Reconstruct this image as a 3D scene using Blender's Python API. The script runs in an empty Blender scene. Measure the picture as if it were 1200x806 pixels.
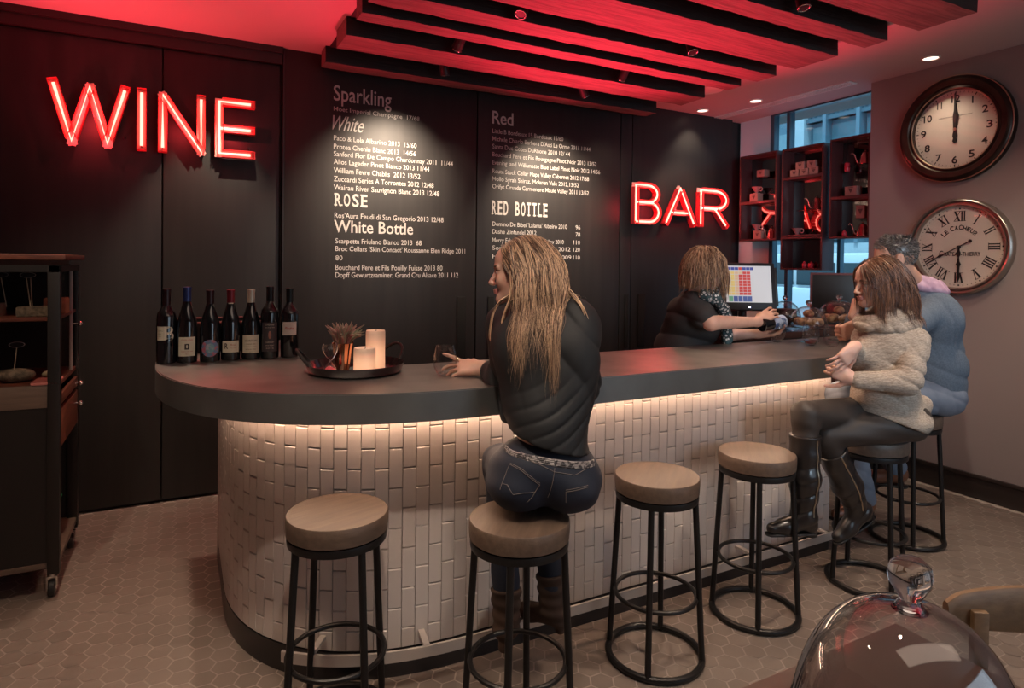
import bpy, bmesh, math, random
import numpy as np
from mathutils import Vector, Matrix
PI = math.pi
SC = bpy.context.scene
COL = SC.collection
random.seed(7)

# ------------------------------------------------------------------ camera
H = 1.5; FPX = 738.75
cam_d = bpy.data.cameras.new('camera'); cam = bpy.data.objects.new('camera', cam_d); COL.objects.link(cam)
_th, _pi, _ro = .4811, .0126, .0116
f0 = Vector((math.sin(_th), math.cos(_th), 0)); r0 = Vector((math.cos(_th), -math.sin(_th), 0)); u0 = Vector((0, 0, 1))
f1 = f0*math.cos(_pi)-u0*math.sin(_pi); u1 = u0*math.cos(_pi)+f0*math.sin(_pi)
r1 = r0*math.cos(_ro)+u1*math.sin(_ro); u2 = -r0*math.sin(_ro)+u1*math.cos(_ro)
cam.matrix_world = Matrix(((r1.x, u2.x, -f1.x, 0), (r1.y, u2.y, -f1.y, 0), (r1.z, u2.z, -f1.z, H), (0, 0, 0, 1)))
cam_d.sensor_width = 36; cam_d.lens = 36*FPX/1200; cam_d.clip_start = .02
cam_d.shift_y = -(403-318.29)/1200
SC.camera = cam
SC.view_settings.view_transform = 'Standard'; SC.view_settings.look = 'None'
SC.view_settings.exposure = 0.12; SC.view_settings.gamma = 1; SC.view_settings.use_curve_mapping = False
SC.cycles.max_bounces = 10; SC.cycles.transparent_max_bounces = 24; SC.cycles.glossy_bounces = 5
SC.cycles.sample_clamp_indirect = 3.0
SC.cycles.use_denoising = True

# ------------------------------------------------------------------ world and lights
w = bpy.data.worlds.new('world'); SC.world = w; w.use_nodes = True
w.node_tree.nodes['Background'].inputs[0].default_value = (.42, .62, .8, 1)
w.node_tree.nodes['Background'].inputs[1].default_value = 1.6

def light(name, kind, loc, energy, color, target=None, size=.1, size_y=None, spot=60, blend=.5, spread=None):
    d = bpy.data.lights.new(name, kind); d.energy = energy; d.color = color
    if kind == 'AREA':
        d.shape = 'RECTANGLE' if size_y else 'DISK'; d.size = size
        if size_y: d.size_y = size_y
        if spread: d.spread = math.radians(spread)
    elif kind == 'SPOT':
        d.spot_size = math.radians(spot); d.spot_blend = blend; d.shadow_soft_size = size
    elif kind == 'SUN': d.angle = size
    else: d.shadow_soft_size = size
    o = bpy.data.objects.new(name, d); COL.objects.link(o); o.location = loc
    if target is not None:
        o.rotation_euler = (Vector(target)-Vector(loc)).to_track_quat('-Z', 'Y').to_euler()
    return o
WARM = (1, .80, .60)
# street daylight through the shop front behind the camera
light('daylight_front_window', 'AREA', (2.9, -1.9, 1.6), 24, (.66, .84, 1), (2.2, 3, .7), 2.6, 2.0)
# unseen area lamp added as soft fill over the foreground
light('fill_area', 'AREA', (1.2, .0, 2.85), 9, (1, .76, .6), (1.4, .6, 0), 2.4, 1.0)
# unseen red spots added behind the bar to redden the ceiling and beams
light('red_wash_centre', 'SPOT', (2.55, 4.05, .95), 820, (1, .03, .07), (2.5, 3.1, 2.8), .10, spot=76, blend=1)
light('red_wash_centre_left', 'SPOT', (1.2, 4.2, .95), 240, (1, .03, .07), (1.35, 3.0, 2.8), .10, spot=84, blend=1)
light('red_wash_left', 'SPOT', (-.6, 4.1, 1.75), 90, (1, .045, .07), (-.3, 3.9, 2.9), .08, spot=120, blend=1)
light('red_wash_right', 'SPOT', (3.5, 3.9, 1.3), 9, (1, .05, .06), (4.1, 3.4, 2.9), .08, spot=100, blend=1)
light('pier_fill_spot', 'SPOT', (1.0, -1.6, 1.9), 420, (.60, .82, 1), (4.75, 4.3, 2.35), .3, spot=15, blend=.9)  # narrow cool spot added to brighten the pier
# cool spot added to carry shop-front daylight into the far corner
light('corner_fill_spot', 'SPOT', (1.9, -1.6, 1.9), 190, (.62, .82, 1), (3.6, 3.3, 1.3), .35, spot=40, blend=.9)
# street sun and skylight outside the window
light('street_light', 'SUN', (9, 5, 9), 4.5, (.75, .92, 1), (11.5, 6, 1), .2)

# ------------------------------------------------------------------ helpers
def mat(name, col, rough=.5, metal=0, noise=None, bump=None, emis=None, estr=1, spec=.5, trans=0, coat=0, island=None, stretch=None, sheen=0, alpha=None, wave=None):
    m = bpy.data.materials.new(name); m.use_nodes = True
    nt = m.node_tree; b = nt.nodes['Principled BSDF']; L = nt.links.new
    b.inputs['Base Color'].default_value = (*col, 1); b.inputs['Roughness'].default_value = rough
    b.inputs['Metallic'].default_value = metal; b.inputs['Specular IOR Level'].default_value = spec
    b.inputs['Transmission Weight'].default_value = trans; b.inputs['Coat Weight'].default_value = coat
    b.inputs['Sheen Weight'].default_value = sheen
    if emis: b.inputs['Emission Color'].default_value = (*emis, 1); b.inputs['Emission Strength'].default_value = estr
    if alpha is not None: b.inputs['Alpha'].default_value = alpha
    cur = None
    tc = nt.nodes.new('ShaderNodeTexCoord'); mp = nt.nodes.new('ShaderNodeMapping')
    L(tc.outputs['Object'], mp.inputs[0])
    if stretch: mp.inputs['Scale'].default_value = stretch
    if noise:   # (scale, color2, lo, hi)
        n = nt.nodes.new('ShaderNodeTexNoise'); n.inputs['Scale'].default_value = noise[0]; n.inputs['Detail'].default_value = 6
        L(mp.outputs[0], n.inputs['Vector'])
        r = nt.nodes.new('ShaderNodeValToRGB'); L(n.outputs['Fac'], r.inputs[0])
        r.color_ramp.elements[0].position = noise[2]; r.color_ramp.elements[1].position = noise[3]
        r.color_ramp.elements[0].color = (*col, 1); r.color_ramp.elements[1].color = (*noise[1], 1)
        cur = r.outputs[0]
    if island:  # (color2)
        g = nt.nodes.new('ShaderNodeNewGeometry'); mx = nt.nodes.new('ShaderNodeMix'); mx.data_type = 'RGBA'
        L(g.outputs['Random Per Island'], mx.inputs['Factor'])
        if cur: L(cur, mx.inputs['A'])
        else: mx.inputs['A'].default_value = (*col, 1)
        mx.inputs['B'].default_value = (*island, 1); cur = mx.outputs['Result']
    if cur: L(cur, b.inputs['Base Color'])
    if bump:    # (scale, strength, distance)
        n2 = nt.nodes.new('ShaderNodeTexNoise'); n2.inputs['Scale'].default_value = bump[0]; n2.inputs['Detail'].default_value = 5
        L(mp.outputs[0], n2.inputs['Vector'])
        bp = nt.nodes.new('ShaderNodeBump'); bp.inputs['Strength'].default_value = bump[1]; bp.inputs['Distance'].default_value = bump[2]
        L(n2.outputs['Fac'], bp.inputs['Height']); L(bp.outputs[0], b.inputs['Normal'])
        if wave:  # (scale, strength, distortion) knitted or creased bands
            wv = nt.nodes.new('ShaderNodeTexWave'); wv.bands_direction = 'Z'; wv.inputs['Scale'].default_value = wave[0]; wv.inputs['Distortion'].default_value = wave[2]
            wv.inputs['Detail'].default_value = 2
            L(tc.outputs['Object'], wv.inputs['Vector'])
            b2 = nt.nodes.new('ShaderNodeBump'); b2.inputs['Strength'].default_value = wave[1]; b2.inputs['Distance'].default_value = .004
            L(wv.outputs['Fac'], b2.inputs['Height']); L(bp.outputs[0], b2.inputs['Normal']); L(b2.outputs[0], b.inputs['Normal'])
    return m

def thin_glass(name, tint=(1, 1, 1), refl=1.0, rough=0.0):
    m = bpy.data.materials.new(name); m.use_nodes = True; nt = m.node_tree; nt.nodes.clear(); L = nt.links.new
    o = nt.nodes.new('ShaderNodeOutputMaterial'); t = nt.nodes.new('ShaderNodeBsdfTransparent'); g = nt.nodes.new('ShaderNodeBsdfGlossy')
    t.inputs[0].default_value = (*tint, 1); g.inputs['Roughness'].default_value = rough
    fr = nt.nodes.new('ShaderNodeFresnel'); ge = nt.nodes.new('ShaderNodeNewGeometry'); mr = nt.nodes.new('ShaderNodeMapRange')
    mr.inputs[3].default_value = 1.5; mr.inputs[4].default_value = 1/1.5      # both faces of the pane reflect alike
    L(ge.outputs['Backfacing'], mr.inputs[0]); L(mr.outputs[0], fr.inputs[0])
    mu = nt.nodes.new('ShaderNodeMath'); mu.operation = 'MULTIPLY'; mu.use_clamp = True; mu.inputs[1].default_value = refl
    L(fr.outputs[0], mu.inputs[0]); mx = nt.nodes.new('ShaderNodeMixShader')
    L(mu.outputs[0], mx.inputs[0]); L(t.outputs[0], mx.inputs[1]); L(g.outputs[0], mx.inputs[2]); L(mx.outputs[0], o.inputs[0])
    return m

class MB:
    def __init__(s): s.bm = bmesh.new()
    def _new(s, geom, M=None):
        if M is not None: bmesh.ops.transform(s.bm, matrix=M, verts=geom)
        return s
    def box(s, c, size, rot=0, bev=0, M=None, segs=2):
        r = bmesh.ops.create_cube(s.bm, size=1); v = r['verts']
        bmesh.ops.scale(s.bm, vec=size, verts=v)
        if bev:
            e = list({e for x in v for e in x.link_edges})
            rr = bmesh.ops.bevel(s.bm, geom=e, offset=bev, segments=segs, affect='EDGES', profile=.6)
            v = list({x for f in rr['faces'] for x in f.verts} | {x for x in v if x.is_valid})
        if rot: bmesh.ops.rotate(s.bm, cent=(0, 0, 0), matrix=Matrix.Rotation(rot, 3, 'Z'), verts=v)
        bmesh.ops.translate(s.bm, vec=c, verts=v)
        if M is not None: bmesh.ops.transform(s.bm, matrix=M, verts=v)
        return s
    def rng(s, x0, x1, y0, y1, z0, z1, bev=0):
        return s.box(((x0+x1)/2, (y0+y1)/2, (z0+z1)/2), (abs(x1-x0), abs(y1-y0), abs(z1-z0)), bev=bev)
    def cyl(s, p0, p1, r0, r1=None, n=24, caps=True):
        p0, p1 = Vector(p0), Vector(p1); d = p1-p0; r1 = r0 if r1 is None else r1
        M = Matrix.Translation((p0+p1)/2) @ d.to_track_quat('Z', 'Y').to_matrix().to_4x4()
        bmesh.ops.create_cone(s.bm, cap_ends=caps, segments=n, radius1=r0, radius2=r1, depth=d.length, matrix=M)
        return s
    def sph(s, c, r, n=20, sc=(1, 1, 1), M=None):
        m = Matrix.Translation(c) @ Matrix.Diagonal((*sc, 1))
        if M is not None: m = M @ m
        bmesh.ops.create_uvsphere(s.bm, u_segments=n, v_segments=max(6, n//2), radius=r, matrix=m); return s
    def lathe(s, prof, c=(0, 0, 0), n=40, close=False, M=None, squash=None):
        rings = []
        for (r, z) in prof:
            if r < 1e-5:
                rings.append([s.bm.verts.new((0, 0, z))])
            else:
                rings.append([s.bm.verts.new((r*math.cos(2*PI*i/n), r*math.sin(2*PI*i/n), z)) for i in range(n)])
        for a, b in zip(rings, rings[1:]+([rings[0]] if close else [])):
            for i in range(n):
                j = (i+1) % n
                if len(a) == 1 and len(b) == 1: continue
                if len(a) == 1: s.bm.faces.new((a[0], b[j], b[i]))
                elif len(b) == 1: s.bm.faces.new((a[i], a[j], b[0]))
                else: s.bm.faces.new((a[i], a[j], b[j], b[i]))
        vs = [v for r in rings for v in r]
        if squash: bmesh.ops.scale(s.bm, vec=squash, verts=vs)
        if M is not None: bmesh.ops.transform(s.bm, matrix=M, verts=vs)
        bmesh.ops.translate(s.bm, vec=c, verts=vs)
        return s
    def torus(s, c, R, r, n=48, m=10, M=None):
        return s.lathe([(R+r*math.cos(2*PI*k/m), r*math.sin(2*PI*k/m)) for k in range(m)], c, n, close=True, M=M)
    def tube(s, pts, r, n=8, caps=True, flat=None):
        pts = [Vector(p) for p in pts]; N = len(pts); rs = r if isinstance(r, (list, tuple)) else [r]*N
        rings = []; up = None
        for i in range(N):
            t = (pts[min(i+1, N-1)]-pts[max(i-1, 0)])
            if t.length < 1e-9: t = Vector((0, 0, 1))
            t.normalize()
            if up is None: up = t.orthogonal().normalized()
            else:
                up = up - t*up.dot(t)
                up = up.normalized() if up.length > 1e-6 else t.orthogonal().normalized()
            sd = t.cross(up)
            rings.append([s.bm.verts.new(pts[i]+(up*math.cos(2*PI*k/n)+sd*math.sin(2*PI*k/n))*rs[i]) for k in range(n)])
        for a, b in zip(rings, rings[1:]):
            for k in range(n): s.bm.faces.new((a[k], a[(k+1) % n], b[(k+1) % n], b[k]))
        if caps and n > 2:
            s.bm.faces.new(rings[0][::-1]); s.bm.faces.new(rings[-1])
        return s
    def prism(s, pts, z0, z1, M=None):  # polygon in xy extruded in z
        a = [s.bm.verts.new((x, y, z0)) for x, y in pts]; b = [s.bm.verts.new((x, y, z1)) for x, y in pts]; n = len(pts)
        s.bm.faces.new(a[::-1]); s.bm.faces.new(b)
        for i in range(n): s.bm.faces.new((a[i], a[(i+1) % n], b[(i+1) % n], b[i]))
        if M is not None: bmesh.ops.transform(s.bm, matrix=M, verts=a+b)
        return s
    def obj(s, name, m=None, parent=None, smooth=True, angle=35, recalc=True, loc=None):
        if recalc: bmesh.ops.recalc_face_normals(s.bm, faces=s.bm.faces)
        if smooth:
            for f in s.bm.faces: f.smooth = True
            ca = math.radians(angle)
            for e in s.bm.edges:
                if len(e.link_faces) == 2 and e.calc_face_angle(0) > ca: e.smooth = False
        me = bpy.data.meshes.new(name); s.bm.to_mesh(me); s.bm.free()
        o = bpy.data.objects.new(name, me); COL.objects.link(o)
        if m: me.materials.append(m)
        if parent is not None: o.parent = parent
        if loc is not None: o.location = loc
        return o

def thing(name, label, cat, loc=(0, 0, 0), rz=0, group=None):
    o = bpy.data.objects.new(name, None); COL.objects.link(o); o.location = loc; o.rotation_euler = (0, 0, rz)
    o.empty_display_size = .05
    return tag(o, label, cat, group)
def tag(o, label, cat, group=None, kind=None):
    o['label'] = label; o['category'] = cat
    if group: o['group'] = group
    if kind: o['kind'] = kind
    return o
def struct(o): o['kind'] = 'structure'; return o
def dup(root, loc=None, rz=None, label=None, group=None):
    def cp(o, par):
        c = o.copy(); COL.objects.link(c); c.parent = par
        for ch in o.children: cp(ch, c)
        return c
    r = cp(root, None)
    if loc is not None: r.location = loc
    if rz is not None: r.rotation_euler = (0, 0, rz)
    if label: r['label'] = label
    if group: r['group'] = group
    return r
def mesh_obj(name, me, m, parent=None):
    o = bpy.data.objects.new(name, me); COL.objects.link(o)
    if m: me.materials.append(m)
    if parent is not None: o.parent = parent
    return o

def text_part(lines, name, m, parent, plane, depth=.001):
    """lines: (string, u0, v_base, width or None, cap_height, bold, shear); plane maps (u, v) to a 3D matrix"""
    bm = bmesh.new()
    for (st, uu, v, wd, cap, bold, shear) in lines:
        cu = bpy.data.curves.new('t', 'FONT'); cu.body = st; cu.size = 1; cu.shear = shear; cu.offset = bold
        cu.resolution_u = 3
        o = bpy.data.objects.new('t', cu); COL.objects.link(o)
        dg = bpy.context.evaluated_depsgraph_get(); dg.update()
        me = bpy.data.meshes.new_from_object(o.evaluated_get(dg))
        xs = [x.co.x for x in me.vertices]; x0, x1 = min(xs), max(xs)
        sy = cap/.70; sx = (wd/(x1-x0)) if wd else sy
        me.transform(Matrix.Translation((uu, v, 0)) @ Matrix.Diagonal((sx, sy, 1, 1)) @ Matrix.Translation((-x0, 0, 0)))
        bm.from_mesh(me); bpy.data.objects.remove(o); bpy.data.meshes.remove(me); bpy.data.curves.remove(cu)
    bm.transform(plane)
    me = bpy.data.meshes.new(name); bm.to_mesh(me); bm.free()
    return mesh_obj(name, me, m, parent)

# ------------------------------------------------------------------ materials
M = {}
M['ceiling'] = mat('ceiling_plaster', (.46, .41, .39), .8, bump=(80, .1, .002))
M['wall_plaster'] = mat('wall_plaster', (.28, .225, .215), .7, bump=(60, .08, .002))
M['pier'] = mat('pier_plaster', (.55, .57, .58), .6)
M['panel'] = mat('blackened_steel', (.024, .022, .022), .50, .35, noise=(2.2, (.033, .029, .028), .3, .75), bump=(30, .06, .002), stretch=(8, 8, .6))
M['panel_frame'] = mat('dark_frame', (.03, .026, .025), .4, .4)
M['black'] = mat('black_paint', (.012, .011, .011), .45)
M['gap'] = mat('gap_black', (.002, .002, .002), .9)
M['base'] = mat('dark_baseboard', (.03, .022, .02), .4)
M['grout'] = mat('floor_grout', (.42, .35, .30), .8, noise=(3, (.35, .29, .25), .3, .7))
M['hex'] = mat('hex_tile', (.145, .110, .092), .5, island=(.195, .152, .128), noise=(9, (.175, .135, .113), .3, .75), bump=(60, .12, .002))
M['tile'] = mat('white_tile', (.62, .535, .49), .33, island=(.68, .59, .54), bump=(14, .15, .004), coat=.15)
M['tile_grout'] = mat('tile_grout', (.60, .52, .47), .8)
M['zinc'] = mat('zinc_top', (.44, .40, .375), .38, 1.0, noise=(5, (.29, .265, .25), .35, .7), bump=(6, .06, .003))
M['zinc_edge'] = mat('zinc_edge', (.20, .205, .20), .42, .7, noise=(4, (.15, .15, .145), .35, .7), bump=(9, .08, .003))
M['steel'] = mat('brushed_steel', (.62, .56, .52), .35, .5)
M['chrome'] = mat('chrome', (.75, .72, .70), .15, 1)
M['plinth'] = mat('plinth_metal', (.06, .055, .055), .3, .7)
M['beam'] = mat('beam_wood', (.17, .12, .105), .75, noise=(5, (.09, .065, .055), .35, .7), bump=(7, .9, .01), stretch=(.7, 9, 9))
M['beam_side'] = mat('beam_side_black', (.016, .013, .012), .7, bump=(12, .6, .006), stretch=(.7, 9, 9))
M['iron'] = mat('black_iron', (.022, .02, .02), .38, .6, bump=(40, .1, .001))
M['oak'] = mat('dark_oak', (.125, .082, .058), .5, noise=(4, (.080, .052, .038), .3, .7), bump=(12, .35, .002), stretch=(1.5, 14, 14))
M['oak_light'] = mat('chair_oak', (.25, .155, .085), .45, noise=(4, (.17, .10, .055), .3, .7), bump=(12, .2, .002), stretch=(2, 14, 14))
M['table'] = mat('table_brown', (.085, .05, .04), .35, noise=(3, (.06, .035, .028), .3, .7), stretch=(1, 8, 8))
M['white_paint'] = mat('menu_paint', (.50, .47, .44), .6)
M['glass'] = thin_glass('clear_glass', (.97, .98, .98), 1.6)
M['winglass'] = thin_glass('window_glass', (.80, .95, 1), 1.0)
M['bulb'] = mat('lamp_lens', (1, .9, .8), .5, emis=(1, .82, .62), estr=9)

# ------------------------------------------------------------------ room
YB = 4.446; XR = 4.619; HC = 2.9
struct(MB().rng(-2.6, 5.2, -2.2, 4.6, -.06, -.003).obj('floor', M['grout']))
b = MB(); R = .0441; gx = 1.5*.0472; gy = math.sqrt(3)*.0472
for i in range(-24, 72):
    for j in range(int(.3/gy), int(4.5/gy)+1):
        x = i*gx; y = j*gy+(gy/2 if i % 2 else 0)
        if x < -1.55 or x > XR-.03 or y > YB-.02: continue
        t = random.uniform(-.0006, .0006)
        v = [b.bm.verts.new((x+R*math.cos(k*PI/3), y+R*math.sin(k*PI/3), -.001+t)) for k in range(6)]
        b.bm.faces.new(v)
fl = b.obj('floor_tiles', M['hex'], bpy.data.objects['floor'], smooth=False, recalc=False); fl['kind'] = 'structure'
struct(MB().rng(-2.6, 5.2, -2.2, 4.6, HC, HC+.08).obj('ceiling', M['ceiling']))
struct(MB().rng(-2.68, -2.6, -2.2, 4.6, 0, HC).obj('wall_left', M['wall_plaster']))
struct(MB().rng(-2.68, 5.2, -2.28, -2.2, 0, HC).obj('wall_front', M['wall_plaster']))
struct(MB().rng(XR, XR+.30, -2.2, 2.998, 0, HC).obj('wall_right', M['wall_plaster']))
# baseboard
bb = MB(); bb.rng(XR-.014, XR, -2.2, 2.998, 0, .155, .003); bb.rng(XR-.024, XR, -2.2, 2.998, .135, .157, .004)
struct(bb.obj('baseboard_right', M['base']))
# back wall: solid black wall with sliding panels
struct(MB().rng(-2.6, 5.2, YB+.02, YB+.15, 0, HC).obj('wall_back', M['black']))
def panel(name, x0, x1, y, z0=.02, z1=2.79, m='panel'):
    return struct(MB().rng(x0, x1, y, y+.045, z0, z1, .004).obj(name, M[m]))
panel('wall_panel', -2.6, -.972, YB-.02); panel('wall_panel', -.966, -.118, YB-.02); panel('wall_panel', -.110, .562, YB-.02)
struct(MB().rng(-2.6, .575, YB-.05, YB+.02, 2.795, HC).rng(-2.6, .575, YB-.075, YB-.05, 2.86, HC).obj('trim_1', M['panel_frame']))
YM = YB-.05
mw = panel('wall_panel', .592, 1.979, YM, 0, HC); mw2 = panel('wall_panel', 1.988, 3.335, YM, 0, HC)
struct(MB().rng(.580, .592, YM-.004, YB+.02, 0, HC).obj('trim_2', M['panel_frame']))
panel('wall_panel', 3.343, 3.46, YM, 0, HC); panel('wall_panel', 3.468, 4.66, YM, 0, HC)
for (x0, x1) in ((1.83, 1.90), (2.085, 2.135), (3.40, 3.435), (3.545, 3.615)):
    struct(MB().rng(x0, x1, YM-.012, YM+.001, .78, 1.245, .003).obj('panel_handle', M['gap']))
# window side: pier, sill, glazing recess
XW = XR+.20
struct(MB().rng(XW, XW+.12, 4.09, YB, 0, HC).obj('wall_pier', M['pier']))
struct(MB().rng(XW-.02, XW+.12, 2.998, 4.6, 0, .95).obj('wall_window_side', M['wall_plaster']))

# window frames and glass
wf = struct(MB().rng(XW, XW+.07, 4.05, 4.09, .95, HC, .004).rng(XW+.02, XW+.09, 3.895, 3.93, .95, HC, .004).rng(XW, XW+.07, 3.0, 4.09, .95, 1.02).rng(XW, XW+.07, 3.0, 4.09, HC-.012, HC)
       .rng(XW+.03, XW+.08, 3.39, 3.42, .95, 1.75).obj('window_1', mat('window_frame', (.08, .13, .17), .35, .4)))
g = MB().rng(XW+.04, XW+.046, 3.0, 4.09, .97, HC).obj('glass', M['winglass'], wf)

# slot diffuser in the ceiling and recessed downlights
vt = thing('ceiling_vent', 'long white slotted air diffuser in the ceiling beside the window', 'air vent', (4.47, 3.78, HC))
MB().rng(-.05, -.035, -.72, .72, -.008, 0).rng(.035, .05, -.72, .72, -.008, 0).rng(-.05, .05, -.735, -.72, -.008, 0).rng(-.05, .05, .72, .735, -.008, 0).obj('frame', mat('vent_white', (.7, .6, .55), .4), vt)
MB().rng(-.035, .035, -.72, .72, -.003, 0).obj('backing', M['gap'], vt)
bs = MB()
for k in range(72): bs.rng(-.034, .034, -.715+k*.02, -.709+k*.02, -.007, -.003)
for xx in (-.012, .012): bs.rng(xx-.003, xx+.003, -.72, .72, -.008, -.003)
bs.obj('louvre', bpy.data.materials['vent_white'], vt)
dl = thing('downlight', 'round recessed downlight in the ceiling above the large clocks', 'ceiling light', (4.40, 2.45, HC), group='recessed downlights')
MB().torus((0, 0, -.002), .05, .006).obj('trim_ring', mat('downlight_trim', (.8, .7, .64), .4), dl)
MB().cyl((0, 0, -.002), (0, 0, .0), .045).obj('lens', mat('downlight_lens', (1, .9, .8), .5, emis=(1, .78, .62), estr=2.5), dl)
dup(dl, (4.28, 3.79, HC), label='round recessed downlight beside the ceiling vent, nearer of the two there')
dup(dl, (4.14, 4.26, HC), label='round recessed downlight nearest the black back wall')
# ceiling speaker disc beside the beams
cs = thing('ceiling_speaker', 'flat round white disc on the ceiling at the end of the beams', 'ceiling speaker', (3.66, 3.72, HC))
MB().cyl((0, 0, -.012), (0, 0, 0), .12, n=48).obj('grille', mat('speaker_white', (.8, .74, .7), .6), cs)
MB().torus((0, 0, -.010), .12, .006).obj('rim', bpy.data.materials['speaker_white'], cs)

# ------------------------------------------------------------------ wooden beams
ZBM = 2.794
struct(MB().rng(.84, 3.52, 1.80, 4.32, HC-.008, HC+.01).obj('beam_gap_darkener', M['beam_side']))  # black sheet added so the gaps between the beams stay dark
bw = [(1.756, 2.043, 'nearest the camera'), (2.214, 2.351, 'second from the camera, narrow'), (2.519, 2.821, 'third from the camera, widest plank'),
      (2.978, 3.14, 'fourth from the camera'), (3.275, 3.395, 'fifth from the camera, narrow'), (3.64, 3.90, 'second from the black menu wall'), (4.20, 4.34, 'closest to the black menu wall')]
for k, (y0, y1, wh) in enumerate(bw):
    bm_ = MB(); x0, x1 = .81+random.uniform(-.01, .01), 3.55+random.uniform(-.01, .01)
    N = 40
    rows = []
    for i in range(N+1):
        x = x0+(x1-x0)*i/N; j = lambda: random.uniform(-.0025, .0025)
        rows.append([bm_.bm.verts.new(p) for p in ((x, y0+j(), ZBM+j()), (x, y1+j(), ZBM+j()), (x, y1, HC-.001), (x, y0+j()*.6, HC-.001))])
    for a, c in zip(rows, rows[1:]):
        for q in range(4): bm_.bm.faces.new((a[q], a[(q+1) % 4], c[(q+1) % 4], c[q]))
    bm_.bm.faces.new(rows[0][::-1]); bm_.bm.faces.new(rows[-1])
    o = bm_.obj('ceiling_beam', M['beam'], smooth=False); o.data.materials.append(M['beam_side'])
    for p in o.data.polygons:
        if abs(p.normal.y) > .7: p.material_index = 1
    tag(o, 'rough timber ceiling beam, '+wh, 'ceiling beam', 'rough timber beams over the bar')

# ------------------------------------------------------------------ track spotlights between the beams
def spot_fixture(x, y, lab, tgt):
    t = thing('spotlight', lab, 'spotlight', (x, y, HC), group='small spotlights between the beams')
    d = (Vector(tgt)-Vector((x, y, 2.83))).normalized(); p = Vector((0, 0, -.07))
    MB().cyl((0, 0, 0), (0, 0, -.05), .006, n=10).cyl((0, 0, -.004), (0, 0, 0), .03).obj('stem', M['black'], t)
    MB().cyl(p-d*.04, p+d*.05, .03, .032).obj('lamp_housing', M['black'], t)
    MB().torus(p+d*.05, .028, .004, M=d.to_track_quat('Z', 'Y').to_matrix().to_4x4()).obj('rim', M['chrome'], t)
    MB().cyl(p+d*.046, p+d*.049, .022).obj('lens', M['bulb'], t)
    return Vector((x, y, HC))+p+d*.075
SPOTS = [ # x, y, label, target, watts, cone
 (1.47, 3.53, 'small black spotlight in the gap before the wide rear beam, glowing bright', (1.28, YM, 1.9), 250, 68),
 (1.56, 2.90, 'small black spotlight between third and fourth beams, above the tray', (.75, 2.35, 1.08), 42, 75),
 (2.70, 3.53, 'small black spotlight before the wide rear beam, above the red wine list', (2.66, YM, 1.85), 250, 68),
 (1.57, 4.04, 'small dark spotlight close to the Sparkling heading', (1.9, YM, 1.8), 22, 50),
 (2.72, 2.90, 'small black spotlight between third and fourth beams, above the bartender side', (2.6, 2.2, 1.1), 48, 75),
 (2.72, 2.13, 'small black spotlight between the two beams nearest the camera', (2.6, 1.5, .5), 34, 80),
 (2.70, 4.04, 'small dark spotlight in the rearmost gap toward the neon BAR', (3.7, YB, 1.7), 26, 60),
]
for (x, y, lab, tgt, e, cone) in SPOTS:
    p = spot_fixture(x, y, lab, tgt)
    light('spot_lamp', 'SPOT', p, e, WARM, tgt, .012, spot=cone, blend=1)
for (x, y) in ((4.40, 2.45), (4.28, 3.79), (4.14, 4.26)):
    light('downlight_lamp', 'SPOT', (x, y, HC-.02), 16, WARM, (x-.05, y, 0), .03, spot=95, blend=.8)
light('sign_lamp', 'SPOT', (.30, 3.78, HC-.03), 75, WARM, (.12, YB, 1.6), .012, spot=44, blend=.7)
light('sign_lamp', 'SPOT', (4.1, 3.75, HC-.03), 24, WARM, (4.0, YB, 1.7), .012, spot=60, blend=.7)
# point lamps added before the neon letters to strengthen their glow
for (x, z, e) in ((-.48, 2.33, 3), (-.05, 2.33, 2.5), (.3, 2.33, 2.5), (3.6, 2.03, 3.5), (3.97, 2.03, 3.5), (4.37, 2.03, 3.5)):
    light('neon_glow', 'POINT', (x, 4.24, z), e, (1, .05, .06), size=0)
light('clock_fill_spot', 'SPOT', (3.3, 1.2, HC-.03), 48, WARM, (4.62, 2.3, 1.35), .03, spot=46, blend=1)  # unseen spot added to brighten the lower clock and the wall around it
# unseen ceiling spots added to brighten the seated women, stools and floor
light('fill_spot', 'SPOT', (.25, .75, HC-.03), 85, (1, .84, .70), (.95, 1.75, 1.15), .03, spot=60, blend=.8)
light('fill_spot', 'SPOT', (1.7, .9, HC-.03), 75, (1, .84, .70), (2.9, 1.9, 1.1), .03, spot=60, blend=.8)
light('case_fill_spot', 'SPOT', (-.75, 2.2, HC-.03), 75, WARM, (-.66, 3.55, 1.12), .03, spot=26, blend=.8)  # unseen spot added so the cheeses in the case show up
for (x, y, e) in ((-.3, 1.7, 90), (-.35, 3.5, 85), (2.3, 1.0, 80), (3.9, 1.5, 80), (.9, .8, 60)):
    light('fill_downlight', 'SPOT', (x, y, HC-.03), e, WARM, (x, y, 0), .04, spot=85, blend=.7)

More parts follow.
